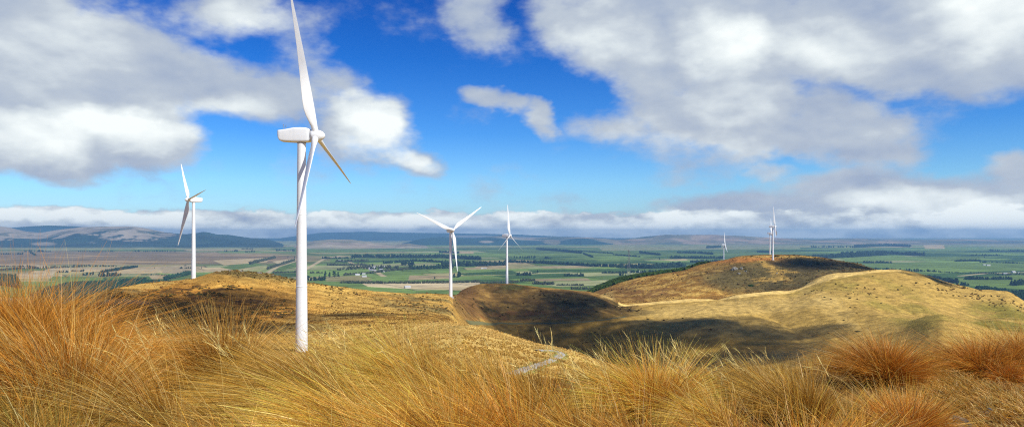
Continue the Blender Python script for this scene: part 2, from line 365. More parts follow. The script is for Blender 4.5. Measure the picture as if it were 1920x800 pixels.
TH = np.concatenate([np.linspace(-math.pi, -math.atan(1000/F)*1.02, 60)[:-1], np.arctan(np.linspace(-1060, 1060, 1150)/F), np.linspace(math.atan(1000/F)*1.08, math.pi, 60)[1:]])
TH = np.unique(TH)
DR = np.unique(np.concatenate([np.geomspace(.4, 180, 170), np.linspace(180, 1060, 430), np.linspace(1060, 1560, 90), np.linspace(1560, 3300, 90)]))
thc = np.clip(TH, math.atan(-1150/F), math.atan(1150/F))
PX = 960+F*np.tan(thc); RR = DR[:, None]/np.cos(thc)[None]      # true radius for each depth
pg, dg = np.broadcast_arrays(PX[None], DR[:, None])
zg = ground(pg, dg)
V = np.stack([RR*np.sin(TH)[None], RR*np.cos(TH)[None], zg], -1).reshape(-1, 3)
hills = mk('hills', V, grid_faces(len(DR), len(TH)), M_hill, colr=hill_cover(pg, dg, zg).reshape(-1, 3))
tag(hills, 'golden grassy hills below and beyond the foreground tussocks', kind='structure')

# ------------------------------------------------------------------ valley floor with its patchwork of fields
def at(px, py, z=0.0):
    D = (z-EYE)*F/(HOR-py); return (px-960)/F*D, D
GR = np.array((.115, .175, .040)); GR2 = np.array((.160, .240, .055)); DG = np.array((.055, .105, .028)); TAN = np.array((.46, .36, .18)); MOOR = np.array((.225, .165, .085)); PGR = np.array((.27, .28, .12)); CREAM = np.array((.58, .47, .26)); TANG = np.array((.30, .27, .11))  # DG: dark green fields, also standing in for cloud shadows on the plain
def fields(x, y):
    px = 960+F*x/y; py = HOR+EYE*F/y
    a = R(24); u = x*math.cos(a)+y*math.sin(a); v = -x*math.sin(a)+y*math.cos(a)
    u = u+(fbm(u/2500, v/2500, 5, 2)-.5)*900; v = v+(fbm(u/2500, v/2500, 6, 2)-.5)*900
    def cell(su, sv, sd):
        r = np.floor(v/sv); ju = u/su + hsh(r, r*0+3, sd)*1.0; cI = np.floor(ju)
        return hsh(cI, r, sd+1), hsh(cI, r, sd+2), np.minimum(np.abs(ju-cI), 1-(ju-cI))*su, np.minimum(v/sv-r, 1-(v/sv-r))*sv
    h1, h2, e1, e2 = cell(620, 420, 1); h3, h4, e3, e4 = cell(1500, 900, 9)
    big = y > 9500
    ha = np.where(big, h3, h1); hb = np.where(big, h4, h2); ed = np.where(big, np.minimum(e3, e4), np.minimum(e1, e2))
    def pal(cols, wts):
        cw = np.cumsum(np.array(wts)/sum(wts)); k = np.searchsorted(cw, np.clip(ha, 0, .9999)); return np.array(cols)[np.clip(k, 0, len(cols)-1)]
    left = pal([GR2, TANG, TAN, PGR, CREAM*.8, GR], [2, 3, 3, 3, 1, 2])
    mid = pal([GR, GR2, DG, PGR, TAN, TANG], [5, 4, 2.5, 2, .6, 1])
    right = pal([GR, GR2, DG, GR*1.2, PGR], [5, 4, 3, 3, 1])
    fr = pal([PGR, TANG, GR2, TAN*.8, GR], [4, 3, 3, 1, 2])
    wob = (fbm(x/1800, y/1800, 13, 3)-.5)
    wl = 1-sstep(px+wob*160, 430, 560); wr = sstep(px+wob*200, 1120, 1300)
    c = lerp(lerp(mid, left, wl), right, wr)
    c = lerp(c, fr, sstep(y+wob*4000, 13500, 17500)*1.0)
    c = c*(.82+.36*hb)[..., None]
    # brown moor to the left
    mo = ell(px+wob*120, py+wob*6, 180, 484, 430, 12.5, 0, .18)*(px < 620)
    mc = lerp(np.broadcast_to(MOOR, c.shape), MOOR*np.array((1.9, 1.8, 1.6)), sstep(fbm(x/900, y/350, 15, 4), .5, .62)*.7)
    mc = lerp(mc, MOOR*.7, sstep(fbm(x/1600, y/300, 16, 4), .52, .64)*.7)
    c = lerp(c, mc, mo)
    def q(pts, colr, s=1.0):
        nonlocal c
        p = np.array(pts, float); ins = np.ones(px.shape, bool)
        for i in range(len(p)):
            (ax, ay), (bx, by) = p[i], p[(i+1) % len(p)]
            ins &= ((bx-ax)*(py-ay)-(by-ay)*(px-ax)) >= 0
        c = np.where(ins[..., None], c*(1-s)+np.asarray(colr)*s, c)
    q([(676, 530), (900, 528), (900, 537), (760, 541), (690, 537)], CREAM)
    q([(760, 541), (900, 535), (900, 545), (830, 543)], TAN)
    q([(520, 527), (640, 536), (700, 545), (560, 545)], GR2*.9)
    q([(690, 522), (745, 514), (768, 516), (762, 524), (700, 526)], GR2)
    q([(768, 516), (842, 516), (842, 522), (765, 525)], TAN*.75)
    q([(620, 520), (700, 524), (690, 529), (610, 527)], TANG*.8)
    q([(780, 545), (850, 544), (862, 553), (780, 553)], GR2*.8)
    q([(412, 501), (470, 491), (495, 496), (440, 506)], GR2*.75)
    q([(375, 500), (470, 491), (420, 488), (365, 493)], PGR)
    q([(400, 488), (510, 482), (500, 491), (420, 497)], TAN*.95)
    q([(510, 490), (555, 484), (560, 489), (520, 494)], CREAM*.8)
    q([(500, 497), (560, 492), (560, 500), (520, 508)], GR)
    q([(100, 517), (205, 520), (180, 530), (90, 526)], GR2*.9)
    q([(30, 512), (105, 509), (95, 518), (20, 520)], CREAM*.85)
    q([(40, 498), (90, 499), (80, 503), (30, 502)], CREAM*.8)
    q([(262, 503), (300, 501), (302, 507), (268, 509)], CREAM*.75)
    q([(300, 500), (360, 496), (362, 514), (305, 512)], CREAM*.62)
    q([(278, 516), (315, 514), (315, 522), (285, 523)], TAN*.9)
    q([(832, 470), (888, 471), (888, 475), (830, 475)], TAN*.9)
    q([(905, 496), (960, 497), (940, 502), (880, 504)], TAN*.8)
    q([(1010, 499), (1090, 498), (1110, 502), (1020, 503)], TAN*.75)
    q([(980, 523), (1100, 521), (1110, 526), (1000, 527)], TAN*.62)
    q([(990, 506), (1180, 503), (1200, 508), (1000, 511)], DG)
    q([(860, 512), (960, 507), (980, 514), (870, 516)], DG*.9)
    q([(1240, 487), (1285, 485), (1290, 488), (1260, 489)], TAN)
    q([(1550, 480), (1680, 478), (1760, 487), (1600, 490)], GR2)
    q([(1560, 493), (1740, 491), (1900, 500), (1700, 503)], GR2*.85)
    q([(1730, 458), (1770, 459), (1772, 466), (1735, 466)], TAN)
    q([(1120, 462), (1500, 458), (1500, 466), (1130, 470)], PGR*.9)
    q([(1930, 515), (1930, 530), (1800, 535), (1790, 522)], GR2*.8)
    edge = (ed < np.where(big, 22, 9))*(mo < .4)
    c = np.where(edge[..., None], c*.5, c)
    c = c*(.85+.3*fbm(x/260, y/160, 19, 4))[..., None]
    # pale farm roads
    for pts in ([(570, 506), (592, 494), (607, 485), (640, 479)], [(500, 512), (520, 500), (555, 489)], [(1800, 517), (1850, 512), (1930, 510)], [(655, 491), (668, 497), (700, 506), (720, 518)]):
        for (ax, ay), (bx, by) in zip(pts[:-1], pts[1:]):
            A_ = np.array(at(ax, ay)); B_ = np.array(at(bx, by)); dv = B_-A_; L2 = dv@dv
            t = np.clip(((x-A_[0])*dv[0]+(y-A_[1])*dv[1])/L2, 0, 1)
            dd = np.hypot(x-A_[0]-t*dv[0], y-A_[1]-t*dv[1])
            c = lerp(c, CREAM*.75, 1-sstep(dd, 14, 26))
    return np.clip(c, 0, 1)
M_plain = mat('field_cover', rough=1.0, spec=.0, build=cover_nodes((.004, .02), .22, .0, .1))
THp = np.unique(np.concatenate([np.linspace(-math.pi, -.70, 30), np.arctan(np.linspace(-1100, 1100, 1500)/F), np.linspace(.70, math.pi, 30)]))
rows = np.concatenate([np.linspace(640, 580, 12), np.linspace(579, 446, 400)])
Dp = np.concatenate([[1200], (EYE*F)/(rows-HOR)])
thc2 = np.clip(THp, math.atan(-1150/F), math.atan(1150/F))
Rp = Dp[:, None]/np.cos(thc2)[None]
xp = Rp*np.sin(THp); yp = Rp*np.cos(THp)
pxp = np.tan(thc2)[None]*Dp[:, None]+0*xp
cv = fields(pxp, np.broadcast_to(Dp[:, None], xp.shape))
V = np.stack([xp, yp, np.zeros_like(xp)], -1).reshape(-1, 3)
plain = mk('valley_floor', V, grid_faces(len(Dp), len(THp)), M_plain, colr=cv.reshape(-1, 3))
tag(plain, 'wide green and brown valley floor divided into fields', kind='structure')

# ------------------------------------------------------------------ mountain ranges beyond the valley
M_mtn = mat('mountain_cover', rough=1.0, spec=0, build=cover_nodes((.0012, .006), .3, .0, 1))
def mountain(sky_pts, D0, wf, wb, cover, seed, label, rough=.22, base=0.0, nx=500, nd=90, name='mountain_range'):
    a = np.array(sky_pts, float); px = np.linspace(a[0, 0], a[-1, 0], nx)
    H = py2z(np.interp(px, a[:, 0], a[:, 1]), D0)
    k = np.ones(5)/5; H = np.convolve(np.pad(H, 2, 'edge'), k, 'valid')
    s = np.concatenate([np.linspace(-1, 0, int(nd*.75)), np.linspace(0, 1, nd-int(nd*.75))[1:]])
    D = D0 + np.where(s < 0, s*wf, s*wb)
    pg, Dg = np.broadcast_arrays(px[None], D[:, None]); sg = np.broadcast_to(s[:, None], pg.shape)
    x = (pg-960)/F*Dg
    prof = np.where(sg < 0, sstep(1+sg+.0, 0, 1)**.9, 1-sstep(sg, 0, 1)*1.0)
    rg = ridged(x/2600+.4*fbm(x/1500, Dg/1500, seed), Dg/3300, seed+5, 5)
    rg2 = fbm(x/620, Dg/900, seed+9, 6, .62)
    side = np.sin(np.clip(sg*math.pi, -math.pi, 0)).__abs__() + (sg > 0)*sg
    z = base + (H[None]-base)*prof*(1+rough*(rg-.65)*2.2*np.clip(side, 0, 1)) + side*(rg2-.5)*60*rough*2
    z = z-14*(1-prof)
    col = cover(pg, HOR-(z-EYE)*F/Dg, x, Dg, sg, rg, rg2)
    V = np.stack([x, Dg+0*x, z], -1).reshape(-1, 3)
    o = mk(name, V, grid_faces(len(s), nx), M_mtn, colr=np.clip(col, 0, 1).reshape(-1, 3))
    return tag(o, label, kind='structure')
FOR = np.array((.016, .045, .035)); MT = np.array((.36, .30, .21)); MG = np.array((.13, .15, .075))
def cov_left(px, py, x, D, s, rg, r2):
    c = np.broadcast_to(MT, px.shape+(3,)).copy()
    c = lerp(c, MG*.6, sstep(r2, .46, .56)*.75)
    fl = np.interp(px, [-400, 0, 50, 100, 150, 200, 260, 300, 330, 360, 530], [444, 448, 446, 443, 441, 440, 440, 438, 430, 420, 415])
    t = sstep(py+(rg-.6)*30+(r2-.5)*50, fl-1.5, fl+2)
    c = lerp(c, FOR, t*.95)
    c = lerp(c, MT*.9, ell(px, py, 82, 457, 22, 3.5)*.8)
    c = lerp(c, PGR*.9, sstep(py, 462, 466)*1.0)
    return c
def cov_tan(px, py, x, D, s, rg, r2):
    c = np.broadcast_to(MT*np.array((.95, .9, .85)), px.shape+(3,)).copy()
    c = lerp(c, MG, sstep(r2, .42, .6)*.55); c = lerp(c, MT*1.3, sstep(rg, .72, .85)*.5)
    return lerp(c, PGR, sstep(py, 463, 469))
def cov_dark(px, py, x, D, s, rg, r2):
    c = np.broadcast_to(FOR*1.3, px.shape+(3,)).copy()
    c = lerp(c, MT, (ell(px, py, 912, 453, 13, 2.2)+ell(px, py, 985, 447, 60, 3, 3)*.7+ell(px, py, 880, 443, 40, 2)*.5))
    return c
def cov_mid(px, py, x, D, s, rg, r2):
    c = np.broadcast_to(MT*np.array((.95, .82, .7)), px.shape+(3,)).copy()
    c = lerp(c, MG*.9, sstep(r2, .38, .55)*.7); c = lerp(c, FOR*1.5, sstep(fbm(x/1800, D/900, 71, 3), .58, .66)*.75)
    return lerp(c, PGR*.9, sstep(py, 455, 463)*.9)
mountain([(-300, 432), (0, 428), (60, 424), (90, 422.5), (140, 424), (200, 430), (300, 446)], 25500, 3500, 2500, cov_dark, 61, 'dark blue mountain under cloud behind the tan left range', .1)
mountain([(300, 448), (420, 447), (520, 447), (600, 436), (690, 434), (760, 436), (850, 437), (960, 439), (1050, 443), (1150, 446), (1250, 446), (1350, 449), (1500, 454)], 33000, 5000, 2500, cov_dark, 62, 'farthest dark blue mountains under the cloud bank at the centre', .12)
mountain([(-600, 424), (-100, 422), (0, 425), (18, 427), (50, 434), (75, 436), (110, 431), (150, 426), (200, 425.5), (252, 424.5), (275, 428), (300, 434), (330, 437.5), (350, 439), (383, 434.5), (410, 440), (428, 440), (470, 446), (500, 448), (528, 456), (540, 466)], 18600, 5000, 3500, cov_left, 63, 'tan topped mountain range with dark forested flanks at the left', .34)
mountain([(540, 466), (560, 458), (590, 451), (620, 448.5), (660, 449), (700, 454), (740, 459), (765, 456), (790, 460), (830, 466)], 16800, 3300, 2500, cov_tan, 64, 'low bare tan hills with gullies behind the plain at centre', .4)
mountain([(720, 462), (760, 455), (790, 447), (830, 444), (890, 447), (940, 441), (985, 447), (1040, 452), (1090, 446), (1130, 452), (1180, 460)], 21500, 3500, 2500, cov_dark, 65, 'dark forested range with a pale clearing behind the third turbine', .2)
mountain([(900, 454), (960, 448), (1040, 444), (1100, 445), (1160, 449), (1240, 441), (1340, 440), (1440, 445), (1520, 449), (1600, 447), (1700, 450), (1800, 448), (1920, 451), (2400, 449)], 23500, 5500, 3000, cov_mid, 66, 'rounded brown and green hills fading into haze at the right', .5)

# ------------------------------------------------------------------ air: far things fade to blue
def hz(name='haze'):
    m_ = bpy.data.materials.new('valley_air'); m_.use_nodes = True
    g = NT(m_.node_tree)
    v = g.n('ShaderNodeVolumePrincipled', ins={'Color': (.34, .66, 1.0, 1), 'Density': 3.9e-5, 'Anisotropy': 0.1})
    g.n('ShaderNodeOutputMaterial', ins={'Volume': v.outputs[0]})
    s, z0, z1 = 39000, -62.0, EYE+190
    V = [(x, y, z) for z in (z0, z1) for y in (-s, s) for x in (-s, s)]
    o = mk(name, V, [(0, 2, 3, 1), (4, 5, 7, 6), (0, 1, 5, 4), (2, 6, 7, 3), (0, 4, 6, 2), (1, 3, 7, 5)], m_, smooth=False)
    return tag(o, kind='stuff', label='pale blue haze in the air over the valley')
hz()

# ------------------------------------------------------------------ clouds that stand overhead and shade the ground
def cloud(cpx, cD, rx, ry, h, seed, label, n=20, rot=0):
    """a bank of cumulus straight up-sun of the ground at (cpx, cD)"""
    c = gpt(cpx, cD) if cD < 3000 else Vector(((cpx-960)/F*cD, cD, 0)); c = c + SUN*(h/SUN.z)
    r_ = np.random.default_rng(seed); Vs = []; Fs = []; off = 0
    th = np.linspace(0, math.pi, 12); ph = np.linspace(0, 2*math.pi, 25)[:-1]
    T, Pp = np.meshgrid(th, ph, indexing='ij')
    unit = np.stack([np.sin(T)*np.cos(Pp), np.sin(T)*np.sin(Pp), np.cos(T)], -1)
    i = np.arange(11)[:, None]*24+np.arange(24)[None]; j = np.arange(11)[:, None]*24+(np.arange(24)[None]+1) % 24
    fc = np.stack([i, i+24, j+24, j], -1).reshape(-1, 4)
    for k in range(n):
        a = r_.uniform(0, 2*math.pi); q = math.sqrt(r_.uniform(0, 1))*.78
        s = (1-q*.55)*r_.uniform(.26, .44)
        x_, y_ = q*math.cos(a)*rx, q*math.sin(a)*ry
        p = unit*np.array((rx*s, ry*s, min(rx, ry)*s*.7))
        p = p*(1+.28*(fbm(unit[..., 0]*2.4+k*7+unit[..., 2]*2, unit[..., 1]*2.4+seed, seed, 4)[..., None]-.5)*2)
        p[..., 2] = np.maximum(p[..., 2], -min(rx, ry)*.08)
        cr, sr = math.cos(R(rot)), math.sin(R(rot))
        xx = p[..., 0]+x_; yy = p[..., 1]+y_
        p = np.stack([xx*cr-yy*sr, xx*sr+yy*cr, p[..., 2]], -1)
        Vs.append(p.reshape(-1, 3)); Fs.append(fc+off); off += len(Vs[-1])
    o = mk('cloud', np.concatenate(Vs)+np.array(c), np.concatenate(Fs), M_cloud)
    return tag(o, label, kind='stuff')
def cloud_build(g, b, o):
    t = g.n('ShaderNodeBsdfTransparent'); m_ = g.n('ShaderNodeMixShader', ins={0: .27, 1: t.outputs[0], 2: b.outputs[0]})
    g.t.links.new(m_.outputs[0], o.inputs[0])
M_cloud = mat('cloud_body', (.9, .9, .92), 1.0, spec=0, build=cloud_build)
cloud(335, 400, 135, 155, 620, 5, 'grey based cloud overhead shading the left of the near hill', n=22)
cloud(1030, 850, 120, 165, 700, 6, 'cloud overhead shading the brown hill behind the road')
def cloud_at(x, y, *a, **k): cloud(960+F*x/y, y, *a, **k)
#cloud_at(-72, 30, 74, 110, 600, 15, 'cloud overhead shading the tussocks at the left')
cloud(1190, 690, 186, 130, 700, 7, 'cloud overhead shading the dark valley right of the road', n=34)
#cloud(1420, 610, 90, 60, 700, 17, 'small cloud overhead shading the foot of the pasture hill')
cloud(1590, 1380, 170, 110, 760, 8, 'cloud overhead shading the back of the scrubby hill')
cloud(1735, 990, 55, 60, 760, 9, 'small cloud overhead shading the crest of the pasture hill')

# ------------------------------------------------------------------ wind turbines
def paint(g, bs, o):
    pos = g.n('ShaderNodeTexCoord').outputs['Object']
    st = g.n('ShaderNodeMapping', ins={'Vector': pos, 'Scale': (.5, .5, .12)}).outputs[0]
    v = g.noise(st, 1.4, 6, .6)
    c = g.mix(g.step(v, .45, .8), (.80, .82, .81), (.70, .73, .73))
    g.t.links.new(c, bs.inputs['Base Color'])
M_white = mat('turbine_white_paint', (.8, .8, .8), .38, build=paint, spec=.4)
M_grey = mat('turbine_grey_metal', (.22, .23, .24), .5)
def lathe(prof, n=40, axis='z'):
    V = []; 
    for (r_, h) in prof:
        for k in range(n):
            a = 2*math.pi*k/n; V.append((r_*math.cos(a), r_*math.sin(a), h))
    i = np.arange(len(prof)-1)[:, None]*n+np.arange(n)[None]; j = np.arange(len(prof)-1)[:, None]*n+(np.arange(n)[None]+1) % n
    V = np.array(V)
    if axis == 'x': V = V[:, [2, 0, 1]]
    return V, np.stack([i, j, j+n, i+n], -1).reshape(-1, 4)
def join(parts):
    off = 0; Vs = []; Fs = []
    for v, f in parts: v = np.asarray(v, float); Vs.append(v); Fs.append(np.asarray(f)+off); off += len(v)
    return np.concatenate(Vs), np.concatenate(Fs)
def boxm(x0, x1, y0, y1, z0, z1):
    V = [(x, y, z) for z in (z0, z1) for y in (y0, y1) for x in (x0, x1)]
    return np.array(V, float), np.array([(0, 2, 3, 1), (4, 5, 7, 6), (0, 1, 5, 4), (2, 6, 7, 3), (0, 4, 6, 2), (1, 3, 7, 5)])
HUBZ, AX = 65.5, 4.3           # hub height; distance of the rotor plane ahead of the tower axis
def nacelle_mesh():
    # (x, z bottom, z top, half width) of rounded sections from tail to front
    S = [(-6.95, 66.3, 66.6, .6), (-6.9, 65.4, 66.95, 1.2), (-6.75, 64.7, 67.1, 1.45), (-6.4, 64.05, 67.15, 1.55), (-5.9, 63.75, 67.2, 1.6), (-4.5, 63.6, 67.4, 1.65), (-2.0, 63.45, 67.85, 1.75), (0.0, 63.45, 67.9, 1.75), (1.6, 63.5, 67.8, 1.7), (2.5, 63.65, 67.5, 1.6), (2.85, 64.0, 67.2, 1.35)]
    V = []; n = 32
    for x, zb, zt, hw in S:
        for k in range(n):
            a = 2*math.pi*k/n; c, s = math.cos(a), math.sin(a)
            e = .3
            V.append((x, hw*math.copysign(abs(c)**e, c), (zb+zt)/2+(zt-zb)/2*math.copysign(abs(s)**e, s)))
    i = np.arange(len(S)-1)[:, None]*n+np.arange(n)[None]; j = np.arange(len(S)-1)[:, None]*n+(np.arange(n)[None]+1) % n
    F_ = np.stack([i, i+n, j+n, j], -1).reshape(-1, 4)
    caps = [[k, (k+1) % n, n//2+0*k, n//2] for k in range(0)]
    V = np.array(V); V = np.concatenate([V, [(S[0][0]-.02, 0, 65.6)], [(S[-1][0], 0, 65.6)]])
    t = len(V)-2; L = (len(S)-1)*n
    cap = [(t, (k+1) % n, k, k) for k in range(n)]+[(t+1, L+k, L+(k+1) % n, L+(k+1) % n) for k in range(n)]
    return V, F_, cap
def blade_mesh():
    st = [(0.0, .95, .95, 0), (.9, .95, .95, 0), (2.0, .98, .90, 0), (3.5, 1.25, .78, 3), (5.5, 1.62, .62, 7), (7.5, 1.82, .50, 9), (9.5, 1.80, .42, 9), (13, 1.60, .32, 7), (18, 1.30, .24, 5), (24, .98, .17, 3), (30, .70, .12, 1.5), (35, .48, .08, .5), (38, .32, .05, 0), (39.4, .16, .03, 0), (40, .04, .012, 0)]
    V = []; n = 26
    for (s, hc, ht, tw) in st:
        sweep = .0
        for k in range(n):
            a = 2*math.pi*k/n
            x = hc*math.cos(a); airfoil = 1.0 if s < 2.5 else (1-.55*(.5-.5*math.cos(a)))
            y = ht*math.sin(a)*airfoil
            x -= (hc-.95)*.72 if hc > .95 else (hc-.95)*.35        # leading edge stays near straight
            c_, s_ = math.cos(R(tw)), math.sin(R(tw))
            V.append((x*c_-y*s_, x*s_+y*c_+.0006*s*s*.6, s))
    i = np.arange(len(st)-1)[:, None]*n+np.arange(n)[None]; j = np.arange(len(st)-1)[:, None]*n+(np.arange(n)[None]+1) % n
    return np.array(V), np.stack([i, j, j+n, i+n], -1).reshape(-1, 4)
def make_turbine():
    root = empty('wind_turbine', (0, 0, 0))
    prof = [(1.86, -4.0)]+[(1.80-(1.80-1.22)*t, 63.2*t) for t in np.linspace(0, 1, 22)]+[(1.22, 63.5), (0.0, 63.5)]
    tv, tf = lathe(prof, 48)
    for hgt in (20.5, 42.0): # bolted section joints
        r0 = 1.80-.58*hgt/63.2
        tv, tf = join([(tv, tf), lathe([(r0, hgt-.16), (r0+.035, hgt-.12), (r0+.035, hgt+.12), (r0, hgt+.16)], 48)])
    mk('tower', tv, tf, M_white, root)
    bv, bf = lathe([(2.9, -2.5), (2.9, .18), (1.7, .2)], 32); mk('foundation', bv, bf, M_conc, root)
    nv, nf, cap = nacelle_mesh()
    me = bpy.data.meshes.new('nacelle')
    me.from_pydata([tuple(v) for v in nv], [], [tuple(f) for f in nf.tolist()]+[tuple(dict.fromkeys(c)) for c in cap])
    me.materials.append(M_white)
    for p_ in me.polygons: p_.use_smooth = len(p_.vertices) == 4
    nac = bpy.data.objects.new('nacelle', me); col_.objects.link(nac); nac.parent = root
    for x_, h_ in ((-5.6, 1.5), (-4.9, 1.3)):
        v, f = lathe([(.055, 67.2), (.045, 67.3+h_), (0, 67.3+h_)], 8); v = v+np.array((x_, .4, 0))
        c1 = boxm(x_-.3, x_+.3, .36, .44, 67.3+h_*.72, 67.3+h_*.72+.07)
        c2 = lathe([(0, 67.3+h_-.1), (.13, 67.3+h_), (.1, 67.3+h_+.16), (0, 67.3+h_+.2)], 10); c2 = (c2[0]+np.array((x_, .4, 0)), c2[1])
        mv, mf = join([(v, f), c1, c2]); mk('wind_mast', mv, mf, M_grey, nac)
    v, f = lathe([(1.28, 63.25), (1.34, 63.3), (1.34, 63.75), (1.2, 63.8)], 40); mk('yaw_ring', v, f, M_grey, root)
    v, f = lathe([(1.35, 2.86), (1.35, 2.95), (1.62, 3.0), (1.72, 3.6), (1.72, 5.0), (1.55, 5.7), (1.15, 6.4), (.6, 6.9), (0, 7.1)], 36, 'x')
    rot = mk('hub', v+np.array((0, 0, HUBZ)), f, M_white, root)
    v, f = blade_mesh()
    bl = [mk('blade', v, f, M_white, root)]
    for k in (1, 2):
        b = bl[0].copy(); col_.objects.link(b); bl.append(b)
    for k in range(3):
        cv_, cf = lathe([(1.04, .75), (1.10, .85), (1.10, 1.15), (1.0, 1.2)], 26)
    return root
M_conc = mat('foundation_concrete', (.33, .31, .27), .9)
def pose(root, loc, yaw, phi, pitch, scale=1.0, tilt=5.0):
    """yaw: bearing of the nose (degrees from +X, ccw); phi: angle of the first blade from the vertical"""
    root.location = loc; root.rotation_euler = (0, 0, R(yaw)); root.scale = (scale,)*3
    bl = [c for c in bpy.data.objects if c.parent == root and c.name.startswith('blade')]
    for k, b in enumerate(bl):
        a = R(phi+120*k)
        b.matrix_local = Matrix.Translation((AX, 0, HUBZ)) @ Matrix.Rotation(R(-tilt), 4, 'Y') @ Matrix.Rotation(a, 4, 'X') @ Matrix.Rotation(R(pitch), 4, 'Z') @ Matrix.Translation((0, 0, .95))
t1 = make_turbine()
tag(t1, 'nearest and tallest white wind turbine rising out of the golden tussocks', 'wind turbine', 'white wind turbines')
def turb(src, px, D, hub_py, yaw, phi, pitch, label, scale=1.0, tilt=5.0):
    o = src if src is t1 and label is None else copy_tree(src)
    if label: o['label'] = label
    zb = EYE+(HOR-hub_py)/F*D-HUBZ*scale
    x = (px-960)/F*D
    gz_ = float(ground(np.array([float(px)]), np.array([float(D)]))[0])
    print('turbine', px, 'base z', round(zb-gz_, 2), 'above ground')
    pose(o, (x, D, zb), yaw, phi, pitch, scale, tilt); return o
turb(t1, 565.5, 219, 254.5, -1, 14, 36, None, tilt=6.5)
turb(t1, 363, 606, 374.5, 222, 40, 8, 'second tallest white wind turbine at the left with its nose to the left', 1.0)
turb(t1, 845, 720, 431.5, -60, 66, 78, 'turbine facing the viewer with one blade down and two raised in a V')
turb(t1, 950.5, 958, 441.5, -28, 0, 45, 'turbine on the brown hill with one blade up and nacelle to the left')
turb(t1, 1357, 2285, 458.5, -8, 5, 15, 'smallest turbine standing alone on the left slope of the scrubby hill')
turb(t1, 1449, 1440, 424.5, -22, 3, 15, 'taller turbine of the close pair on top of the scrubby hill')
turb(t1, 1443.5, 1960, 437, -30, -12, 30, 'shorter turbine of the close pair half hidden by its taller neighbour')

# ------------------------------------------------------------------ grass
def grass_mat(name, trans=.3):
    m_ = bpy.data.materials.new(name); m_.use_nodes = True
    g = NT(m_.node_tree)
    at_ = g.n('ShaderNodeAttribute', attribute_name='cover').outputs[0]
    d = g.n('ShaderNodeBsdfDiffuse', ins={'Color': at_, 'Roughness': .6})
    t = g.n('ShaderNodeBsdfTranslucent', ins={'Color': at_})
    gl = g.n('ShaderNodeBsdfGlossy', ins={'Color': (1, .85, .6, 1), 'Roughness': .4})
    a = g.n('ShaderNodeMixShader', ins={0: trans, 1: d.outputs[0], 2: t.outputs[0]})
    b = g.n('ShaderNodeMixShader', ins={0: .03, 1: a.outputs[0], 2: gl.outputs[0]})
    g.n('ShaderNodeOutputMaterial', ins={0: b.outputs[0]})
    return m_
M_grass = grass_mat('tussock_blades')
BASE = np.array((.075, .022, .004)); MID = np.array((.42, .175, .014)); TIP = np.array((.95, .60, .10)); STRAW = np.array((.96, .76, .28)); RUST = np.array((.60, .17, .014)); GREENG = np.array((.20, .22, .05))  # BASE: rust root colour, darkened to stand in for shade deep in clumps
def blades(root, dirn, L, bend, width, seg=5, base=BASE, mid=MID, tip=TIP, straw=.14, r_=rng, green=0.0, split=.55):
    """curved tapering grass blades as ribbons; root, dirn, bend are (n,3) arrays"""
    n = len(root); t = np.linspace(0, 1, seg+1)
    P_ = root[:, None]+dirn[:, None]*(L[:, None, None]*t[None, :, None])+bend[:, None]*(L[:, None, None]*(t**2.2)[None, :, None])
    T_ = dirn[:, None]+bend[:, None]*(2.2*t**1.2)[None, :, None]
    rv = r_.normal(size=(n, 1, 3)); rv[..., 1] *= .35
    W = np.cross(T_, np.broadcast_to(np.cross(T_[:, :1], rv), T_.shape)); W /= np.linalg.norm(W, axis=-1, keepdims=True)+1e-9
    wt = width[:, None]*(1-.85*t[None]**1.5)
    A_ = P_-W*wt[..., None]*.5; B_ = P_+W*wt[..., None]*.5
    V = np.stack([A_, B_], 2).reshape(n, -1, 3)
    k = np.arange(seg)*2; f = np.stack([k, k+1, k+3, k+2], -1)
    Fc = (f[None]+(np.arange(n)*(2*(seg+1)))[:, None, None]).reshape(-1, 4)
    tt = np.repeat(t, 2)[None, :, None]
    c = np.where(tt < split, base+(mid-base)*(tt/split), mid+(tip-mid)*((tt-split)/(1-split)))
    c = c*r_.uniform(.62, 1.3, (n, 1, 1))
    pale = r_.random((n, 1, 1)) < straw
    c = np.where(pale, c*.35+STRAW*.65*r_.uniform(.7, 1.1, (n, 1, 1)), c)
    if green: c = np.where(r_.random((n, 1, 1)) < green, c*.3+GREENG*.7, c)
    return V.reshape(-1, 3), Fc, np.clip(c.reshape(-1, 3), 0, 1)
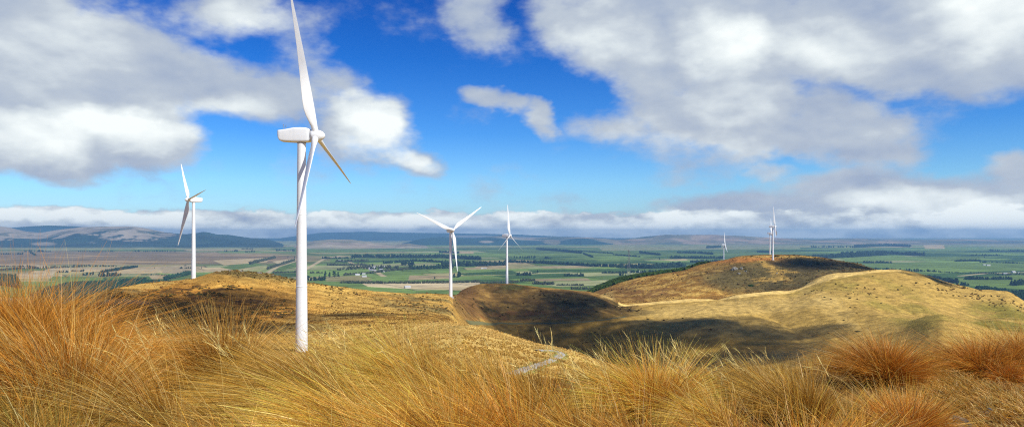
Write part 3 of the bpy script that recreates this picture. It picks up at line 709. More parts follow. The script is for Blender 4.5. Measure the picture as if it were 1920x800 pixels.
def tussock_geo(h, rad, n, lean=(-.35, 0), spread=.55, rust=.3, straw=.14, seed=0, green=0.0, droop=.5, stalks=.03, wd=.0033, lmin=.55, dark=1.0):
    r_ = np.random.default_rng(seed)
    a = r_.uniform(0, 2*math.pi, n); q = np.sqrt(r_.uniform(0, 1, n))
    ux, uy = np.cos(a), np.sin(a)
    root = np.stack([ux*q*rad, uy*q*rad, np.full(n, -.05)], -1)
    # locks of blades that bend together
    lk = r_.integers(0, 46, n); la = r_.normal(0, .22, (46, 2)); lb = r_.uniform(.45, 1.4, 46)
    out = spread*q**1.1
    dirn = np.stack([ux*out+r_.normal(0, .09, n)+lean[0]*.35, uy*out+r_.normal(0, .09, n)+lean[1]*.35, np.ones(n)], -1)
    dirn[:, :2] += la[lk]*.5
    dirn /= np.linalg.norm(dirn, axis=-1, keepdims=True)
    L = h*r_.uniform(lmin, 1.12, n)*(1-.34*q**1.6)
    st = r_.random(n) < stalks; L = np.where(st, h*r_.uniform(1.1, 1.32, n), L)
    bend = np.stack([ux*out*.55+lean[0]+la[lk, 0], uy*out*.55+lean[1]+la[lk, 1], -droop*(.35+q*.75)*r_.uniform(.4, 1.4, n)], -1)
    bend = np.where(st[:, None], bend*.45, bend)
    width = wd*np.exp(r_.normal(0, .4, n))
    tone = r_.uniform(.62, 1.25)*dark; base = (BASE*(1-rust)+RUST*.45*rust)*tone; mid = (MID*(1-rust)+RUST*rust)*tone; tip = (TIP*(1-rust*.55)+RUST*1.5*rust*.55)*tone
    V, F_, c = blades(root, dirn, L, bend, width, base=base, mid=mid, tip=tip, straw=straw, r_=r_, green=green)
    return V, F_, np.clip(c*np.repeat(lb[lk], 12)[:, None], 0, 1)
GT = 'tussocks of tall dry grass in the foreground'
def tussock(px, D, top, hw, label, n=3600, **kw):
    """px, top, hw: where its middle, its crest and its half width stand in the photograph"""
    if D < 5.2: top += 26
    elif 180 < px < 1600 and D < 7: top += 14
    if px < 250: kw.setdefault('dark', .74)  # left tussocks: redder brown, darkened further in colour in place of cloud shade
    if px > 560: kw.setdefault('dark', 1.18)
    if 250 < px < 1600: hw *= .86
    hw *= .80; p = gpt(px, D); h = max(.3, ((HOR-top)/F*D + EYE - p.z))
    rad = hw/F*D
    kw.setdefault('seed', int(px*7+D*31)); spread = kw.pop('spread', .5)
    hh = h*.98*(1+kw.get('droop', .5)*.14)
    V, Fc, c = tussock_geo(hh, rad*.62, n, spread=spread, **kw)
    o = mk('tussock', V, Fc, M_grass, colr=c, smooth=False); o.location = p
    return tag(o, label, 'tussock', GT)
T = tussock
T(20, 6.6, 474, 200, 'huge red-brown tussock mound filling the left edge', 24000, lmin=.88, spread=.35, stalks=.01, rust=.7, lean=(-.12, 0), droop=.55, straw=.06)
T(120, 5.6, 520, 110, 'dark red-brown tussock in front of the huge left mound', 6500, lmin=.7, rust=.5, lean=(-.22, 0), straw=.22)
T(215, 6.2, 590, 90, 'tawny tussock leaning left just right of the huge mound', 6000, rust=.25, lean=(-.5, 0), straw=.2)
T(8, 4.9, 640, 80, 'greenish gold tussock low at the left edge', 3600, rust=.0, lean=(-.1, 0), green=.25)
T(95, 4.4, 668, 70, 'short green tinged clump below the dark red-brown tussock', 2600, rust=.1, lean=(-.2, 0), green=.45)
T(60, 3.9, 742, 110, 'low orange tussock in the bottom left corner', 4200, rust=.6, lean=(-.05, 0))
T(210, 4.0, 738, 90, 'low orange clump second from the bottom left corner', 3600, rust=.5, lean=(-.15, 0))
T(300, 5.4, 640, 80, 'long golden tussock sweeping up to the left with a shiny flank', 6500, rust=.1, lean=(-.75, 0), droop=.55, straw=.24, spread=.3)
T(410, 7.8, 575, 90, 'upright golden tussock with a dark red base left of the tallest tower', 7500, rust=.35, lean=(-.2, 0), straw=.22, droop=.25, stalks=.06)
T(300, 8.4, 600, 80, 'straw tipped tussock between the huge mound and the upright golden one', 5200, rust=.2, lean=(-.35, 0))
T(400, 4.4, 735, 60, 'rust centred tussock low in the bottom left quarter', 3600, rust=.5, lean=(-.5, 0))
T(480, 5.0, 700, 80, 'flattened pale clump combed over to the left below the tallest tower', 5500, rust=.05, lean=(-1.1, 0), droop=.9, straw=.25, spread=.3)
T(525, 6.8, 645, 80, 'bowed golden tussock touching the left side of the tallest tower', 5200, rust=.1, lean=(-.8, 0), droop=.7, straw=.2)
T(610, 6.6, 612, 80, 'pale tussock with blades crossing the foot of the tallest tower', 6500, rust=.05, lean=(-.75, 0), droop=.45, straw=.22, spread=.35, stalks=.06)
T(560, 4.3, 722, 80, 'dark gapped tussock at the bottom below the tallest tower', 3600, rust=.4, lean=(-.6, 0), green=.05)
T(705, 5.4, 655, 80, 'combed golden tussock right of the tallest tower foot', 6500, rust=.1, lean=(-.7, 0), droop=.5, straw=.25, spread=.35)
T(785, 7.2, 608, 90, 'tall fine golden tussock under the third turbine', 6500, rust=.05, lean=(-.5, 0), droop=.35, straw=.26, stalks=.05)
T(690, 4.1, 720, 80, 'reddish tussock at the bottom edge left of centre', 3600, rust=.5, lean=(-.55, 0))
T(840, 5.0, 655, 95, 'big upright golden tussock at bottom centre', 6500, rust=.2, lean=(-.4, 0), droop=.25, straw=.2, spread=.45)
T(905, 6.6, 628, 80, 'golden tussock leaning over the pale hillside before the road', 5200, rust=.1, lean=(-.45, 0), stalks=.06)
T(955, 5.3, 645, 80, 'red based tussock at the bottom below the road bend', 4800, rust=.4, lean=(-.4, 0))
T(1005, 6.2, 640, 70, 'straw coloured tussock right under the road bend', 4600, rust=.05, lean=(-.35, 0), stalks=.05)
T(1085, 5.4, 690, 80, 'low golden tussock right of the road bend', 4800, rust=.15, lean=(-.3, 0))
T(1110, 4.2, 738, 70, 'tangled amber clump at the bottom right of centre', 3200, rust=.35, lean=(-.6, 0), droop=.8)
T(1225, 7.0, 640, 100, 'round shaggy amber tussock standing before the dark valley', 8500, rust=.2, lean=(-.12, 0), droop=.45, spread=.65, stalks=.05)
T(1200, 5.0, 700, 80, 'rusty tussock in front of the round shaggy amber one', 4200, rust=.4, lean=(-.2, 0))
T(1300, 4.3, 745, 80, 'arched pale clump at the bottom edge below the dark valley', 3200, rust=.2, lean=(-.9, 0), droop=.9)
T(1345, 6.4, 695, 75, 'pale flat topped tussock right of the round shaggy amber one', 5200, rust=.0, lean=(-.4, 0), straw=.35)
T(1425, 7.6, 668, 80, 'pale yellow tussock with long stalks against the dark valley', 5800, rust=.05, lean=(-.45, 0), stalks=.08, straw=.3)
T(1400, 4.7, 722, 80, 'deep orange tussock at the bottom between pale clumps', 4200, rust=.45, lean=(-.1, 0))
T(1500, 6.6, 655, 80, 'bright golden upright tussock left of the rust peaked one', 6500, rust=.1, lean=(-.2, 0), droop=.25, straw=.2)
T(1520, 4.8, 705, 80, 'coppery tussock in front of the bright golden upright one', 4600, rust=.5, lean=(.05, 0))
T(1660, 8.0, 594, 62, 'rust orange peaked tussock standing alone against the pasture hill', 6500, rust=.7, lean=(-.06, 0), droop=.35, spread=.6, straw=.05, stalks=.0)
T(1650, 6.6, 705, 45, 'pale straw tuft at the foot of the rust peaked tussock', 3000, rust=.0, lean=(.05, 0), straw=.5)
T(1700, 5.8, 705, 62, 'wide fiery red based tussock at the bottom right', 6500, rust=.65, lean=(.05, 0), droop=.35, spread=.6)
T(1610, 5.2, 735, 55, 'amber clump between the coppery and the fiery tussocks', 3200, rust=.3, lean=(.1, 0))
T(1760, 10.5, 668, 60, 'pale bowed tussock lying between the two rust tussocks', 4200, rust=.05, lean=(-.8, 0), straw=.5, droop=.6)
T(1840, 8.4, 606, 62, 'rust orange dome shaped tussock at the right with a dark heart', 6500, rust=.66, lean=(-.1, 0), droop=.5, spread=.75, straw=.06)
T(1925, 8.6, 588, 60, 'rust orange tussock cut by the right edge of the photo', 6500, rust=.62, lean=(.0, 0), droop=.4, spread=.6)
T(1890, 8.0, 668, 45, 'small red-brown tuft between the two rightmost tussocks', 2600, rust=.8, lean=(.1, 0), spread=.8)

# short dry grass and litter between the tussocks: nobody could count it
def scatter_grass(n, d0, d1, h0, h1, seed, pxa=-250, pxb=2170, rust=.2, lean=(-.25, 0), wd=.005, seg=3, dens=None, straw=.18, green=.02):
    r_ = np.random.default_rng(seed)
    D = np.sqrt(r_.uniform(d0**2, d1**2, n)); px = r_.uniform(pxa, pxb, n)
    z = ground(px, D); x = (px-960)/F*D
    tuft = fbm(x*1.1, D*1.1, seed, 3)
    keep = r_.random(n) < sstep(tuft, .3, .6)*.8+.2
    x, D, z, tuft = x[keep], D[keep], z[keep], tuft[keep]; n = len(x)
    root = np.stack([x, D, z-.03], -1)
    dirn = np.stack([r_.normal(0, .33, n)+lean[0]*.5, r_.normal(0, .33, n), np.ones(n)], -1); dirn /= np.linalg.norm(dirn, axis=-1, keepdims=True)
    bend = np.stack([r_.normal(lean[0], .25, n), r_.normal(0, .25, n), -r_.uniform(.1, .8, n)], -1)
    L = r_.uniform(h0, h1, n)*(.6+.9*tuft)
    base = BASE*(1-rust)+RUST*.8*rust; mid = MID*(1-rust)+RUST*rust; tip = TIP*(1-rust*.4)+RUST*1.5*rust*.4
    return blades(root, dirn, L, bend, wd*r_.uniform(.7, 1.5, n), seg=seg, base=base, mid=mid, tip=tip, straw=straw, r_=r_, green=green)
def merged(parts):
    off = 0; Vs = []; Fs = []; Cs = []
    for v, f, c in parts: Vs.append(v); Fs.append(f+off); Cs.append(c); off += len(v)
    return np.concatenate(Vs), np.concatenate(Fs), np.concatenate(Cs)
def dim(g_, k): return g_[0], g_[1], g_[2]*k  # darkens blade colours: painted shade for the gaps between tussocks
V, Fc, c = merged([dim(scatter_grass(45000, 3.0, 9.5, .06, .2, 3, rust=.45), .5), dim(scatter_grass(45000, 9.5, 19, .16, .38, 4, wd=.008), .8), scatter_grass(24000, 3.0, 8, .05, .2, 5, rust=.5, straw=.3),
                   scatter_grass(26000, 5.5, 8.5, .06, .2, 6, pxa=1740, pxb=2100, rust=.15, straw=.3, green=.12)])
tag(mk('dry_grass', V, Fc, M_grass, colr=c, smooth=False), 'short dry golden grass on the ground between the tussocks', kind='stuff')
# seeded culms standing above the tussocks, bent by the wind
def culms(n, seed):
    r_ = np.random.default_rng(seed); px = r_.uniform(130, 1600, n)
    keep = fbm(px/90, px*0+2.0, 8, 3)+r_.normal(0, .12, n) > .45; px = px[keep]; n = len(px)
    D = r_.uniform(5.5, 9.5, n); x = (px-960)/F*D; z = ground(px, D)
    top = np.interp(px, [0, 150, 230, 400, 520, 620, 800, 930, 1100, 1230, 1330, 1450, 1560, 1600], [550, 575, 600, 590, 640, 612, 625, 612, 660, 625, 685, 640, 650, 650])+r_.uniform(-12, 45, n)
    L = np.maximum(.4, EYE+(HOR-top)/F*D-z)*1.12
    lean = r_.normal(-.32, .16, n)
    root = np.stack([x-lean*L*.5, D, z], -1)
    dirn = np.stack([lean*.4, r_.normal(0, .08, n), np.ones(n)], -1); dirn /= np.linalg.norm(dirn, axis=-1, keepdims=True)
    bend = np.stack([lean*.8, r_.normal(0, .1, n), -np.abs(lean)*.35], -1)
    Lc = L; A_ = blades(root, dirn, Lc, bend, np.full(n, .0032), seg=7, base=MID*.8, mid=TIP*.9, tip=STRAW, straw=.5, r_=r_)
    # seed heads: short spikelets near the tip
    parts = [A_]
    for j in range(7):
        t = .80+.03*j
        p = root+dirn*(Lc*t)[:, None]+bend*(Lc*t**2.2)[:, None]
        d = dirn+bend*1.8+r_.normal(0, .22, (n, 3)); d /= np.linalg.norm(d, axis=-1, keepdims=True)
        parts.append(blades(p, d, np.full(n, .07), bend*.3, np.full(n, .0045), seg=1, base=STRAW*.9, mid=STRAW, tip=STRAW, straw=0, r_=r_))
    return merged(parts)
V, Fc, c = culms(520, 9)
tag(mk('seeding_grass_stalks', V, Fc, M_grass, colr=c, smooth=False), 'thin pale seeding stalks bent left above the tussocks', kind='stuff')

# ------------------------------------------------------------------ tufts and scrub over the hills
def ico(seed, sub=1):
    import bmesh
    bm = bmesh.new(); bmesh.ops.create_icosphere(bm, subdivisions=sub, radius=1)
    V = np.array([v.co[:] for v in bm.verts]); F_ = np.array([[v.index for v in f.verts] for f in bm.faces]); bm.free()
    return V, F_
I1 = ico(0, 1); I2 = ico(0, 2)
def lumps(P_, sx, sz, colr, seed, base=I1, jit=.32):
    """many small uneven lumps; P_ (n,3), sx/sz sizes, colr (n,3)"""
    r_ = np.random.default_rng(seed); n = len(P_); u, f = base
    k = r_.normal(1, jit, (n, len(u), 1))
    a = r_.uniform(0, 6.28, n); ca, sa = np.cos(a)[:, None], np.sin(a)[:, None]
    ux = u[None, :, 0]*ca-u[None, :, 1]*sa; uy = u[None, :, 0]*sa+u[None, :, 1]*ca
    U = np.stack([ux, uy, np.broadcast_to(u[None, :, 2], ux.shape)], -1)*k
    V = P_[:, None]+U*np.stack([sx, sx, sz], -1)[:, None]
    F_ = (f[None]+(np.arange(n)*len(u))[:, None, None]).reshape(-1, 3)
    c = colr[:, None]*r_.uniform(.7, 1.35, (n, len(u), 1))
    return V.reshape(-1, 3), F_, np.clip(c.reshape(-1, 3), 0, 1)
def on_hill(n, seed, pa, pb, da, db, prob):
    r_ = np.random.default_rng(seed); px = r_.uniform(pa, pb, n); D = np.exp(r_.uniform(math.log(da), math.log(db), n))
    z = ground(px, D); py = HOR-(z-EYE)*F/D; x = (px-960)/F*D
    k = r_.random(n) < prob(px, py, x, D); return px[k], py[k], x[k], D[k], z[k]
M_scrub = mat('scrub_leaves', rough=1, spec=0, build=lambda g, b, o: g.t.links.new(g.n('ShaderNodeAttribute', attribute_name='cover').outputs[0], b.inputs['Base Color']))
def fan(P_, h, seed, colr, nb=5):
    """tufts: fans of short blades"""
    r_ = np.random.default_rng(seed); n = len(P_)
    root = np.repeat(P_, nb, 0); m_ = n*nb; hh = np.repeat(h, nb)
    a = r_.uniform(0, 6.28, m_); s = r_.uniform(.1, .8, m_)
    d = np.stack([np.cos(a)*s-.15, np.sin(a)*s, np.ones(m_)], -1); d /= np.linalg.norm(d, axis=-1, keepdims=True)
    b = d*np.array((.5, .5, -.3))
    L = hh*r_.uniform(.7, 1.2, m_)
    V, F_, _ = blades(root, d, L, b, L*.28, seg=2, r_=r_)
    c = np.repeat(np.repeat(colr, nb, 0)*r_.uniform(.7, 1.35, (m_, 1)), 6, 0)
    c = c*np.tile(np.repeat([.75, 1.0, 1.15], 2), m_)[:, None]
    return V, F_, np.clip(c, 0, 1)
px, py, x, D, z = on_hill(90000, 21, -60, 1980, 90, 330, lambda px, py, x, D: .15+.85*sstep(fbm(x/6, D/6, 81, 4), .35, .65))
cg = lerp(np.broadcast_to(GOLD*1.0, px.shape+(3,)), PALEG*1.05, sstep(fbm(x/25, D/25, 83, 4), .35, .65)); cg = lerp(cg, TAWNY, (px < 480)*.6+0*px)
px2, py2, x2, D2, z2 = on_hill(26000, 121, -200, 2100, 13, 95, lambda px, py, x, D: .15+.85*sstep(fbm(x/3, D/3, 181, 3), .4, .6))
c2 = lerp(np.broadcast_to(GOLD*1.05, px2.shape+(3,)), TAWNY, sstep(fbm(x2/5, D2/5, 183, 4), .4, .6))
A0 = fan(np.stack([x2, D2, z2-.05], -1), .42+0*x2, 122, c2, 9)
A1 = fan(np.stack([x, D, z-.05], -1), .5+.0008*D+0*x, 22, cg)
px, py, x, D, z = on_hill(60000, 23, 120, 960, 330, 735, lambda px, py, x, D: .1+.9*sstep(fbm(x/12, D/12, 84, 4), .4, .62))
cg = lerp(np.broadcast_to(GOLD*.95, px.shape+(3,)), TAWNY*.9, sstep(fbm(x/18, D/18, 85, 4), .42, .58)*.8); cg = lerp(cg, TAWNY*np.array((1.4, 1.2, 1)), ell(px, py, 380, 572, 190, 38)*.9)
A2 = fan(np.stack([x, D, z-.05], -1), .7+0*x, 24, cg)
px, py, x, D, z = on_hill(60000, 25, 1020, 1700, 1040, 1700, lambda px, py, x, D: .1+.9*sstep(fbm(x/24, D/24, 86, 4), .42, .6))
cg = lerp(np.broadcast_to(TAWNY*.8, px.shape+(3,)), GOLD*.9, sstep(fbm(x/14, D/18, 87, 4), .45, .56)*(.35+.6*ell(px, py, 1250, 540, 160, 40))); cg = lerp(cg, DKOL*1.3, ell(px, py, 1450, 518, 120, 28)*.85+ell(px, py, 1575, 500, 110, 15, 8)*.1)
A3 = fan(np.stack([x, D, z-.05], -1), 1.2+0*x, 26, cg)
px, py, x, D, z = on_hill(48000, 27, 860, 2100, 430, 1005, lambda px, py, x, D: .08+.5*sstep(fbm(x/14, D/14, 88, 4), .42, .6))
hc = hill_cover(px, D, z); A4 = fan(np.stack([x, D, z-.05], -1), .42+.0003*D, 28, hc*1.05)
V, Fc, c = merged([A0, A1, A2, A3, A4])
tag(mk('hill_grass', V, Fc, M_grass, colr=c, smooth=False), 'low tufted grass covering the hills', kind='stuff')
def scrubp(px, py, x, D):
    n = fbm(x/9, D/12, 91, 4)
    m = ell(px, py, 350, 552, 70, 13)+ell(px, py, 300, 590, 90, 12)+ell(px, py, 420, 600, 60, 12)+ell(px, py, 500, 578, 60, 12)+ell(px, py, 250, 560, 40, 10)+ell(px, py, 410, 540, 60, 5)
    m = m*1.2*sstep(n, .46, .56)+(D < 800)*(px < 860)*.018+ell(px, py, 470, 513, 110, 8, 8)*.9+ell(px, py, 620, 538, 70, 5, 12)*.35+ell(px, py, 800, 572, 90, 16, 5)*.28*sstep(n, .45, .6)
    far = (D > 640)*(D < 960)*(px > 850)
    m = m+far*(px < 1250)*.05*sstep(n, .45, .6)+far*(ell(px, py, 1100, 568, 90, 7, 9)+ell(px, py, 910, 575, 34, 10, 20))*.9*sstep(n, .46, .56)+far*ell(px, py, 1180, 635, 200, 40)*.10*sstep(n, .5, .6)
    m = m+(D > 1030)*(D < 1500)*(.035+.3*sstep(n, .55, .65)*ell(px, py, 1440, 520, 160, 30))+(D > 1030)*(D < 1520)*ell(px, py, 1575, 498, 100, 15, 8)*.3
    r = (D > 640)*(D < 1000)*(px > 1500)
    return m+r*(ell(px, py, 1600, 545, 110, 16, 5)*.10+ell(px, py, 1850, 560, 90, 16, 12)*.35+ell(px, py, 1750, 530, 60, 12)*.2)*sstep(n, .5, .6)*1.5+r*.004
px, py, x, D, z = on_hill(90000, 31, 100, 1990, 280, 1520, scrubp)
r_ = np.random.default_rng(5)
s = r_.uniform(.35, 1.0, len(x))*np.interp(D, [300, 700, 1500], [.8, 1.1, 2.2])
cs = lerp(np.broadcast_to(np.array((.125, .06, .020)), px.shape+(3,)), np.array((.075, .075, .025)), r_.random(len(x)))
cs = lerp(cs, np.array((.15, .105, .035)), (ell(px, py, 470, 513, 110, 8, 8)+ell(px, py, 620, 538, 70, 5, 12))*r_.random(len(x)))
V, Fc, c = lumps(np.stack([x, D, z+s*.25], -1), s*1.15, s*.8, cs, 33)
tag(mk('scrub', V, Fc, M_scrub, colr=c, smooth=False), 'low dark scrub scattered over the hillsides', kind='stuff')
px, py, x, D, z = on_hill(16000, 41, 1040, 1330, 1620, 2150, lambda px, py, x, D: 0*px+1.0)
r_ = np.random.default_rng(6); s = r_.uniform(2.5, 5.5, len(x))
cs = lerp(np.broadcast_to(np.array((.022, .05, .012)), px.shape+(3,)), np.array((.05, .075, .018)), r_.random(len(x)))
V, Fc, c = lumps(np.stack([x, D, z+s*.3], -1), s, s*.8, cs, 43)
tag(mk('native_bush', V, Fc, M_scrub, colr=c, smooth=False), 'dark green bush filling the gully behind the brown hill', kind='stuff')

# ------------------------------------------------------------------ rocks
M_rock = mat('lichened_rock', (.3, .29, .26), .95, build=lambda g, b, o: (
    g.t.links.new(g.mix(g.step(g.noise(g.n('ShaderNodeTexCoord').outputs['Object'], 2.2, 8, .65), .38, .66), (.07, .065, .055), (.40, .38, .32)), b.inputs['Base Color']),
    g.t.links.new(g.n('ShaderNodeBump', ins={'Strength': .8, 'Distance': .1, 'Height': g.noise(g.n('ShaderNodeTexCoord').outputs['Object'], 5, 8, .7)}).outputs[0], b.inputs['Normal'])))
def rock(loc, sx, sy, sz, seed, label, cat='rock', group=None, name='rock'):
    u, f = ico(0, 4); 
    d = 1+.55*(fbm(u[:, 0]*1.6+u[:, 2]+seed, u[:, 1]*1.6-u[:, 2]*.7+seed, seed, 4)-.5)*2
    v = u*d[:, None]; v = np.round(v*3.2)/3.2*.35+v*.65
    o = mk(name, v*np.array((sx, sy, sz)), f, M_rock, smooth=False); o.location = loc; o.rotation_euler = (0, 0, seed*1.7)
    return tag(o, label, cat, group)
p = gpt(1782, 6.35); rock(p+Vector((0, 0, -.01)), .16, .11, .065, 3, 'pale grey lichened rock lying in short grass at the bottom edge')
p = gpt(1852, 6.7); rock(p+Vector((0, 0, -.02)), .07, .06, .06, 8, 'small dark stone in the short grass right of the pale rock')
OC = 'crags on the brow of the scrubby hill'
for i, (px_, D_, s_, lb) in enumerate([(1378, 1340, 7, 'large dark crag high on the left brow of the scrubby hill'), (1390, 1345, 5, 'second crag right beside the large dark crag'), (1386, 1300, 3.6, 'pale boulder below the large dark crag'), (1398, 1320, 3.2, 'pale boulder right of and below the large dark crag'), (1457, 1300, 2.4, 'small pale rock on the slope under the close pair of turbines')]):
    p = gpt(px_, D_); rock(p+Vector((0, 0, s_*.02)), s_*.85, s_*.6, s_*.6, i+11, lb, 'rock', OC, 'crag')
for i, (px_, D_, s_, lb) in enumerate([(431, 612, 1.6, 'pale rock on the summit of the near hill right of the second turbine'), (486, 615, 1.9, 'largest pale rock on the summit of the near hill'), (452, 612, 1.2, 'low rock between the two summit rocks of the near hill'), (512, 618, 1.2, 'rock at the right end of the near hill summit')]):
    p = gpt(px_, D_); rock(p, s_, s_*.8, s_*.6, i+31, lb, 'rock', 'rocks on the summit of the near hill')
def bush(px_, D_, s_, label, seed, cl=(.045, .045, .018)):
    p = gpt(px_, D_); r_ = np.random.default_rng(seed); n = 26
    q = r_.normal(0, .42, (n, 3))*np.array((1, 1, .45)); q[:, 2] = np.abs(q[:, 2])+.1
    V, F_, c = lumps(q*s_, np.full(n, s_*.34), np.full(n, s_*.3), np.broadcast_to(np.array(cl), (n, 3)), seed)
    o = mk('bush', V, F_, M_scrub, colr=c, smooth=False); o.location = p; return tag(o, label, 'bush')
bush(1609, hit(1609, 622) or 700, 1.9, 'lone dark bush on the smooth lower slope of the pasture hill', 3)
bush(1456, 1500, 4.5, 'dark bush on the hilltop just right of the taller paired turbine', 4)
bush(1409, 1220, 5, 'round green bush low on the scrubby hill above the pale grass strip', 5, (.03, .06, .02))
bush(240, 330, 1.9, 'dark bush in the hollow below the bare gravel patch', 6)
bush(1534, 1380, 4.5, 'dark green bush on the shaded back slope of the scrubby hill', 7, (.03, .05, .02))

# ------------------------------------------------------------------ roads on the hills
def strip(name, pts, width, m_, label, d0=20, lift=.25, verge=None):
    W = []
    for (a, b), (c_, d_) in zip(pts[:-1], pts[1:]):
        for t in np.linspace(0, 1, 8)[:-1]:
            px_, py_ = a+(c_-a)*t, b+(d_-b)*t; D_ = hit(px_, py_, d0)
            if D_: W.append(((px_-960)/F*D_, D_))
    W = np.array(W); k = np.ones(5)/5
    W = np.stack([np.convolve(np.pad(W[:, i], 2, 'edge'), k, 'valid') for i in (0, 1)], -1)
    tn = np.gradient(W, axis=0); tn /= np.linalg.norm(tn, axis=1, keepdims=True)+1e-9; nm = np.stack([-tn[:, 1], tn[:, 0]], -1)
    V = []
    offs = np.linspace(-.5, .5, 7)
    for o_ in offs:
        q = W+nm*width*o_; V.append(np.stack([q[:, 0], q[:, 1], ground(960+F*q[:, 0]/q[:, 1], q[:, 1])+lift*(1 if abs(o_) < .45 else -.6)], -1))
    V = np.stack(V, 1).reshape(-1, 3)
    return tag(mk(name, V, grid_faces(len(W), 7), m_), label, kind='structure')
M_gravel = mat('grey_gravel', (.36, .34, .29), .95, build=lambda g, b, o: g.t.links.new(g.mix(g.noise(g.n('ShaderNodeNewGeometry').outputs['Position'], .6, 6, .6), (.30, .28, .22), (.46, .43, .35)), b.inputs['Base Color']))
M_verge = mat('green_verge', (.24, .24, .055), .95)
M_track = mat('grassed_track', (.16, .15, .055), .95)
RP = [(955, 704), (975, 697), (990, 692), (1012, 684), (1032, 677), (1048, 670), (1054, 664.5), (1050, 660.5), (1038, 658), (1020, 657), (1005, 658)]
strip('road_verge', RP, 4.2, M_verge, 'green verge beside the winding gravel road', lift=.12)
strip('road', RP, 2.4, M_gravel, 'grey gravel road bending round the pale hillside', lift=.22)
strip('farm_track', [(872, 603), (920, 605), (980, 606), (1040, 606), (1100, 603), (1150, 597), (1180, 592)], 4.5, M_track, 'thin grassy track crossing the brown slope', d0=600, lift=.3)
M_bare = mat('bare_gravel', (.27, .18, .06), .95)
strip('gravel_patch', [(228, 572), (243, 566), (258, 563)], 34, M_bare, 'bare gravel patch in the hollow of the near hill', d0=150, lift=.35)

# ------------------------------------------------------------------ trees of the valley
M_leaf = mat('tree_leaves', rough=1, spec=0, build=lambda g, b, o: g.t.links.new(g.n('ShaderNodeAttribute', attribute_name='cover').outputs[0], b.inputs['Base Color']))
M_bark = mat('bark', (.09, .07, .05), .95)
LEAF = np.array((.022, .045, .020)); OLV = np.array((.075, .085, .040)); WIL = np.array((.06, .085, .030))
def crown_pts(base, H, Wd, r_, conif):
    """lumps of one tree, more of them for a taller tree"""
    P_, sx, sz = [], [], []
    for t in np.linspace(.18, .95, 5):
        rr = Wd*(1.05-t)*.62 if conif else Wd*.55*math.sqrt(max(.05, 1-(2*t-1.05)**2))
        for j in range(2):
            P_.append(base+np.array((r_.normal(0, rr*.35), r_.normal(0, rr*.35), H*t))); sx.append(rr*r_.uniform(.7, 1.1)); sz.append(H*.15)
    return P_, sx, sz
def belt(pts, h_px, label, colr=LEAF, rows=1, gap=.55, cov=1.0, name='tree_belt', seed=None, rowgap=None, group='belts of trees across the valley floor'):
    """a planted belt: trees along a line on the valley floor; h_px is its height in the photograph"""
    r_ = np.random.default_rng(int(pts[0][0]*13+pts[0][1]*7) if seed is None else seed); P_, sx, sz, cc_ = [], [], [], []
    for (a, b), (c_, d_) in zip(pts[:-1], pts[1:]):
        A_ = np.array(at(a, b)); B_ = np.array(at(c_, d_)); L_ = np.linalg.norm(B_-A_)
        Dm = (A_[1]+B_[1])/2; H = h_px*Dm/F; st = max(H*gap, L_/500); n = max(2, int(L_/st))
        for r in range(rows):
            for k in range(n+1):
                if r_.random() > cov: continue
                t = (k+r_.uniform(-.3, .3))/n
                q = A_+(B_-A_)*t+np.array((r_.normal(0, H*.12), (r-(rows-1)/2)*(rowgap or H*1.3)+r_.normal(0, H*.12)))
                Hk = H*r_.uniform(.6, 1.12); cj = r_.random() < .5
                p_, a_, b_ = crown_pts(np.array((q[0], q[1], 0.)), Hk, Hk*r_.uniform(.5, .8), r_, cj)
                P_ += p_; sx += a_; sz += b_; cc_ += [colr*r_.uniform(.75, 1.35)]*len(p_)
    V, F_, c = lumps(np.array(P_), np.array(sx), np.array(sz), np.array(cc_), 7, jit=.22)
    o = mk(name, V, F_, M_leaf, colr=c, smooth=False)
    return tag(o, label, kind='stuff', group=group)
LT = 'thin distant line of dark trees on the left plain'
for pts, h in [([(47, 472), (99, 472)], 4), ([(0, 477), (43, 477)], 3.5), ([(146, 472), (214, 472)], 2.5), ([(250, 472), (330, 472)], 3), ([(0, 500), (60, 500)], 3), ([(169, 499.5), (218, 499.5)], 3), ([(133, 508.5), (157, 509)], 4), ([(108, 511), (128, 510.5)], 4), ([(265, 515), (324, 516)], 2), ([(336, 503), (360, 503)], 3), ([(422, 471.5), (446, 471.5)], 3.5), ([(453, 467), (476, 467)], 2.5), ([(517, 470.5), (553, 470.5)], 3.5), ([(459, 472.5), (477, 472.5)], 3.5), ([(57, 474), (67, 479)], 3)]:
    belt(pts, h, LT, cov=.85)
belt([(0, 507), (40, 504), (100, 502.5), (166, 499.5)], 4.5, 'long broken tree line running back across the left plain', OLV*.8)
belt([(155, 516), (175, 515)], 5.5, 'short dark tree block left of the diagonal belt on the left plain')
belt([(189, 518), (225, 517)], 7, 'thick dark tree block on the left plain under the diagonal belt', rows=2)
belt([(191, 511), (225, 506), (256, 501)], 5, 'diagonal dark belt of trees on the left plain', rows=2)
belt([(220, 528), (272, 523.5)], 5, 'dark belt joining the plantation behind the near hill', rows=2)
belt([(311, 524.5), (335, 519), (358, 513.5)], 7, 'green hedge-like belt rising towards the second turbine', np.array((.03, .07, .03)), rows=2)
belt([(469, 495.5), (517, 483.5)], 5, 'diagonal belt between green and pale fields left of the tallest tower', OLV)
belt([(501, 505), (530, 496), (553, 489)], 5, 'diagonal belt beside the pale road left of the tallest tower', OLV)
belt([(512, 512), (556, 511)], 4, 'dull green tree block just left of the tallest tower', OLV, rows=3)
belt([(579, 512), (604, 512)], 4, 'thin belt just right of the tallest tower', OLV)
belt([(580, 525.5), (607, 525.5)], 9, 'dense dark block of pines just right of the tallest tower', rows=2)
belt([(605, 484.5), (619, 484.5)], 5, 'small square pine block behind the farm right of the tallest tower')
belt([(604, 485), (664, 484.5)], 4, 'dark strip of pines at the left end of the central wood')
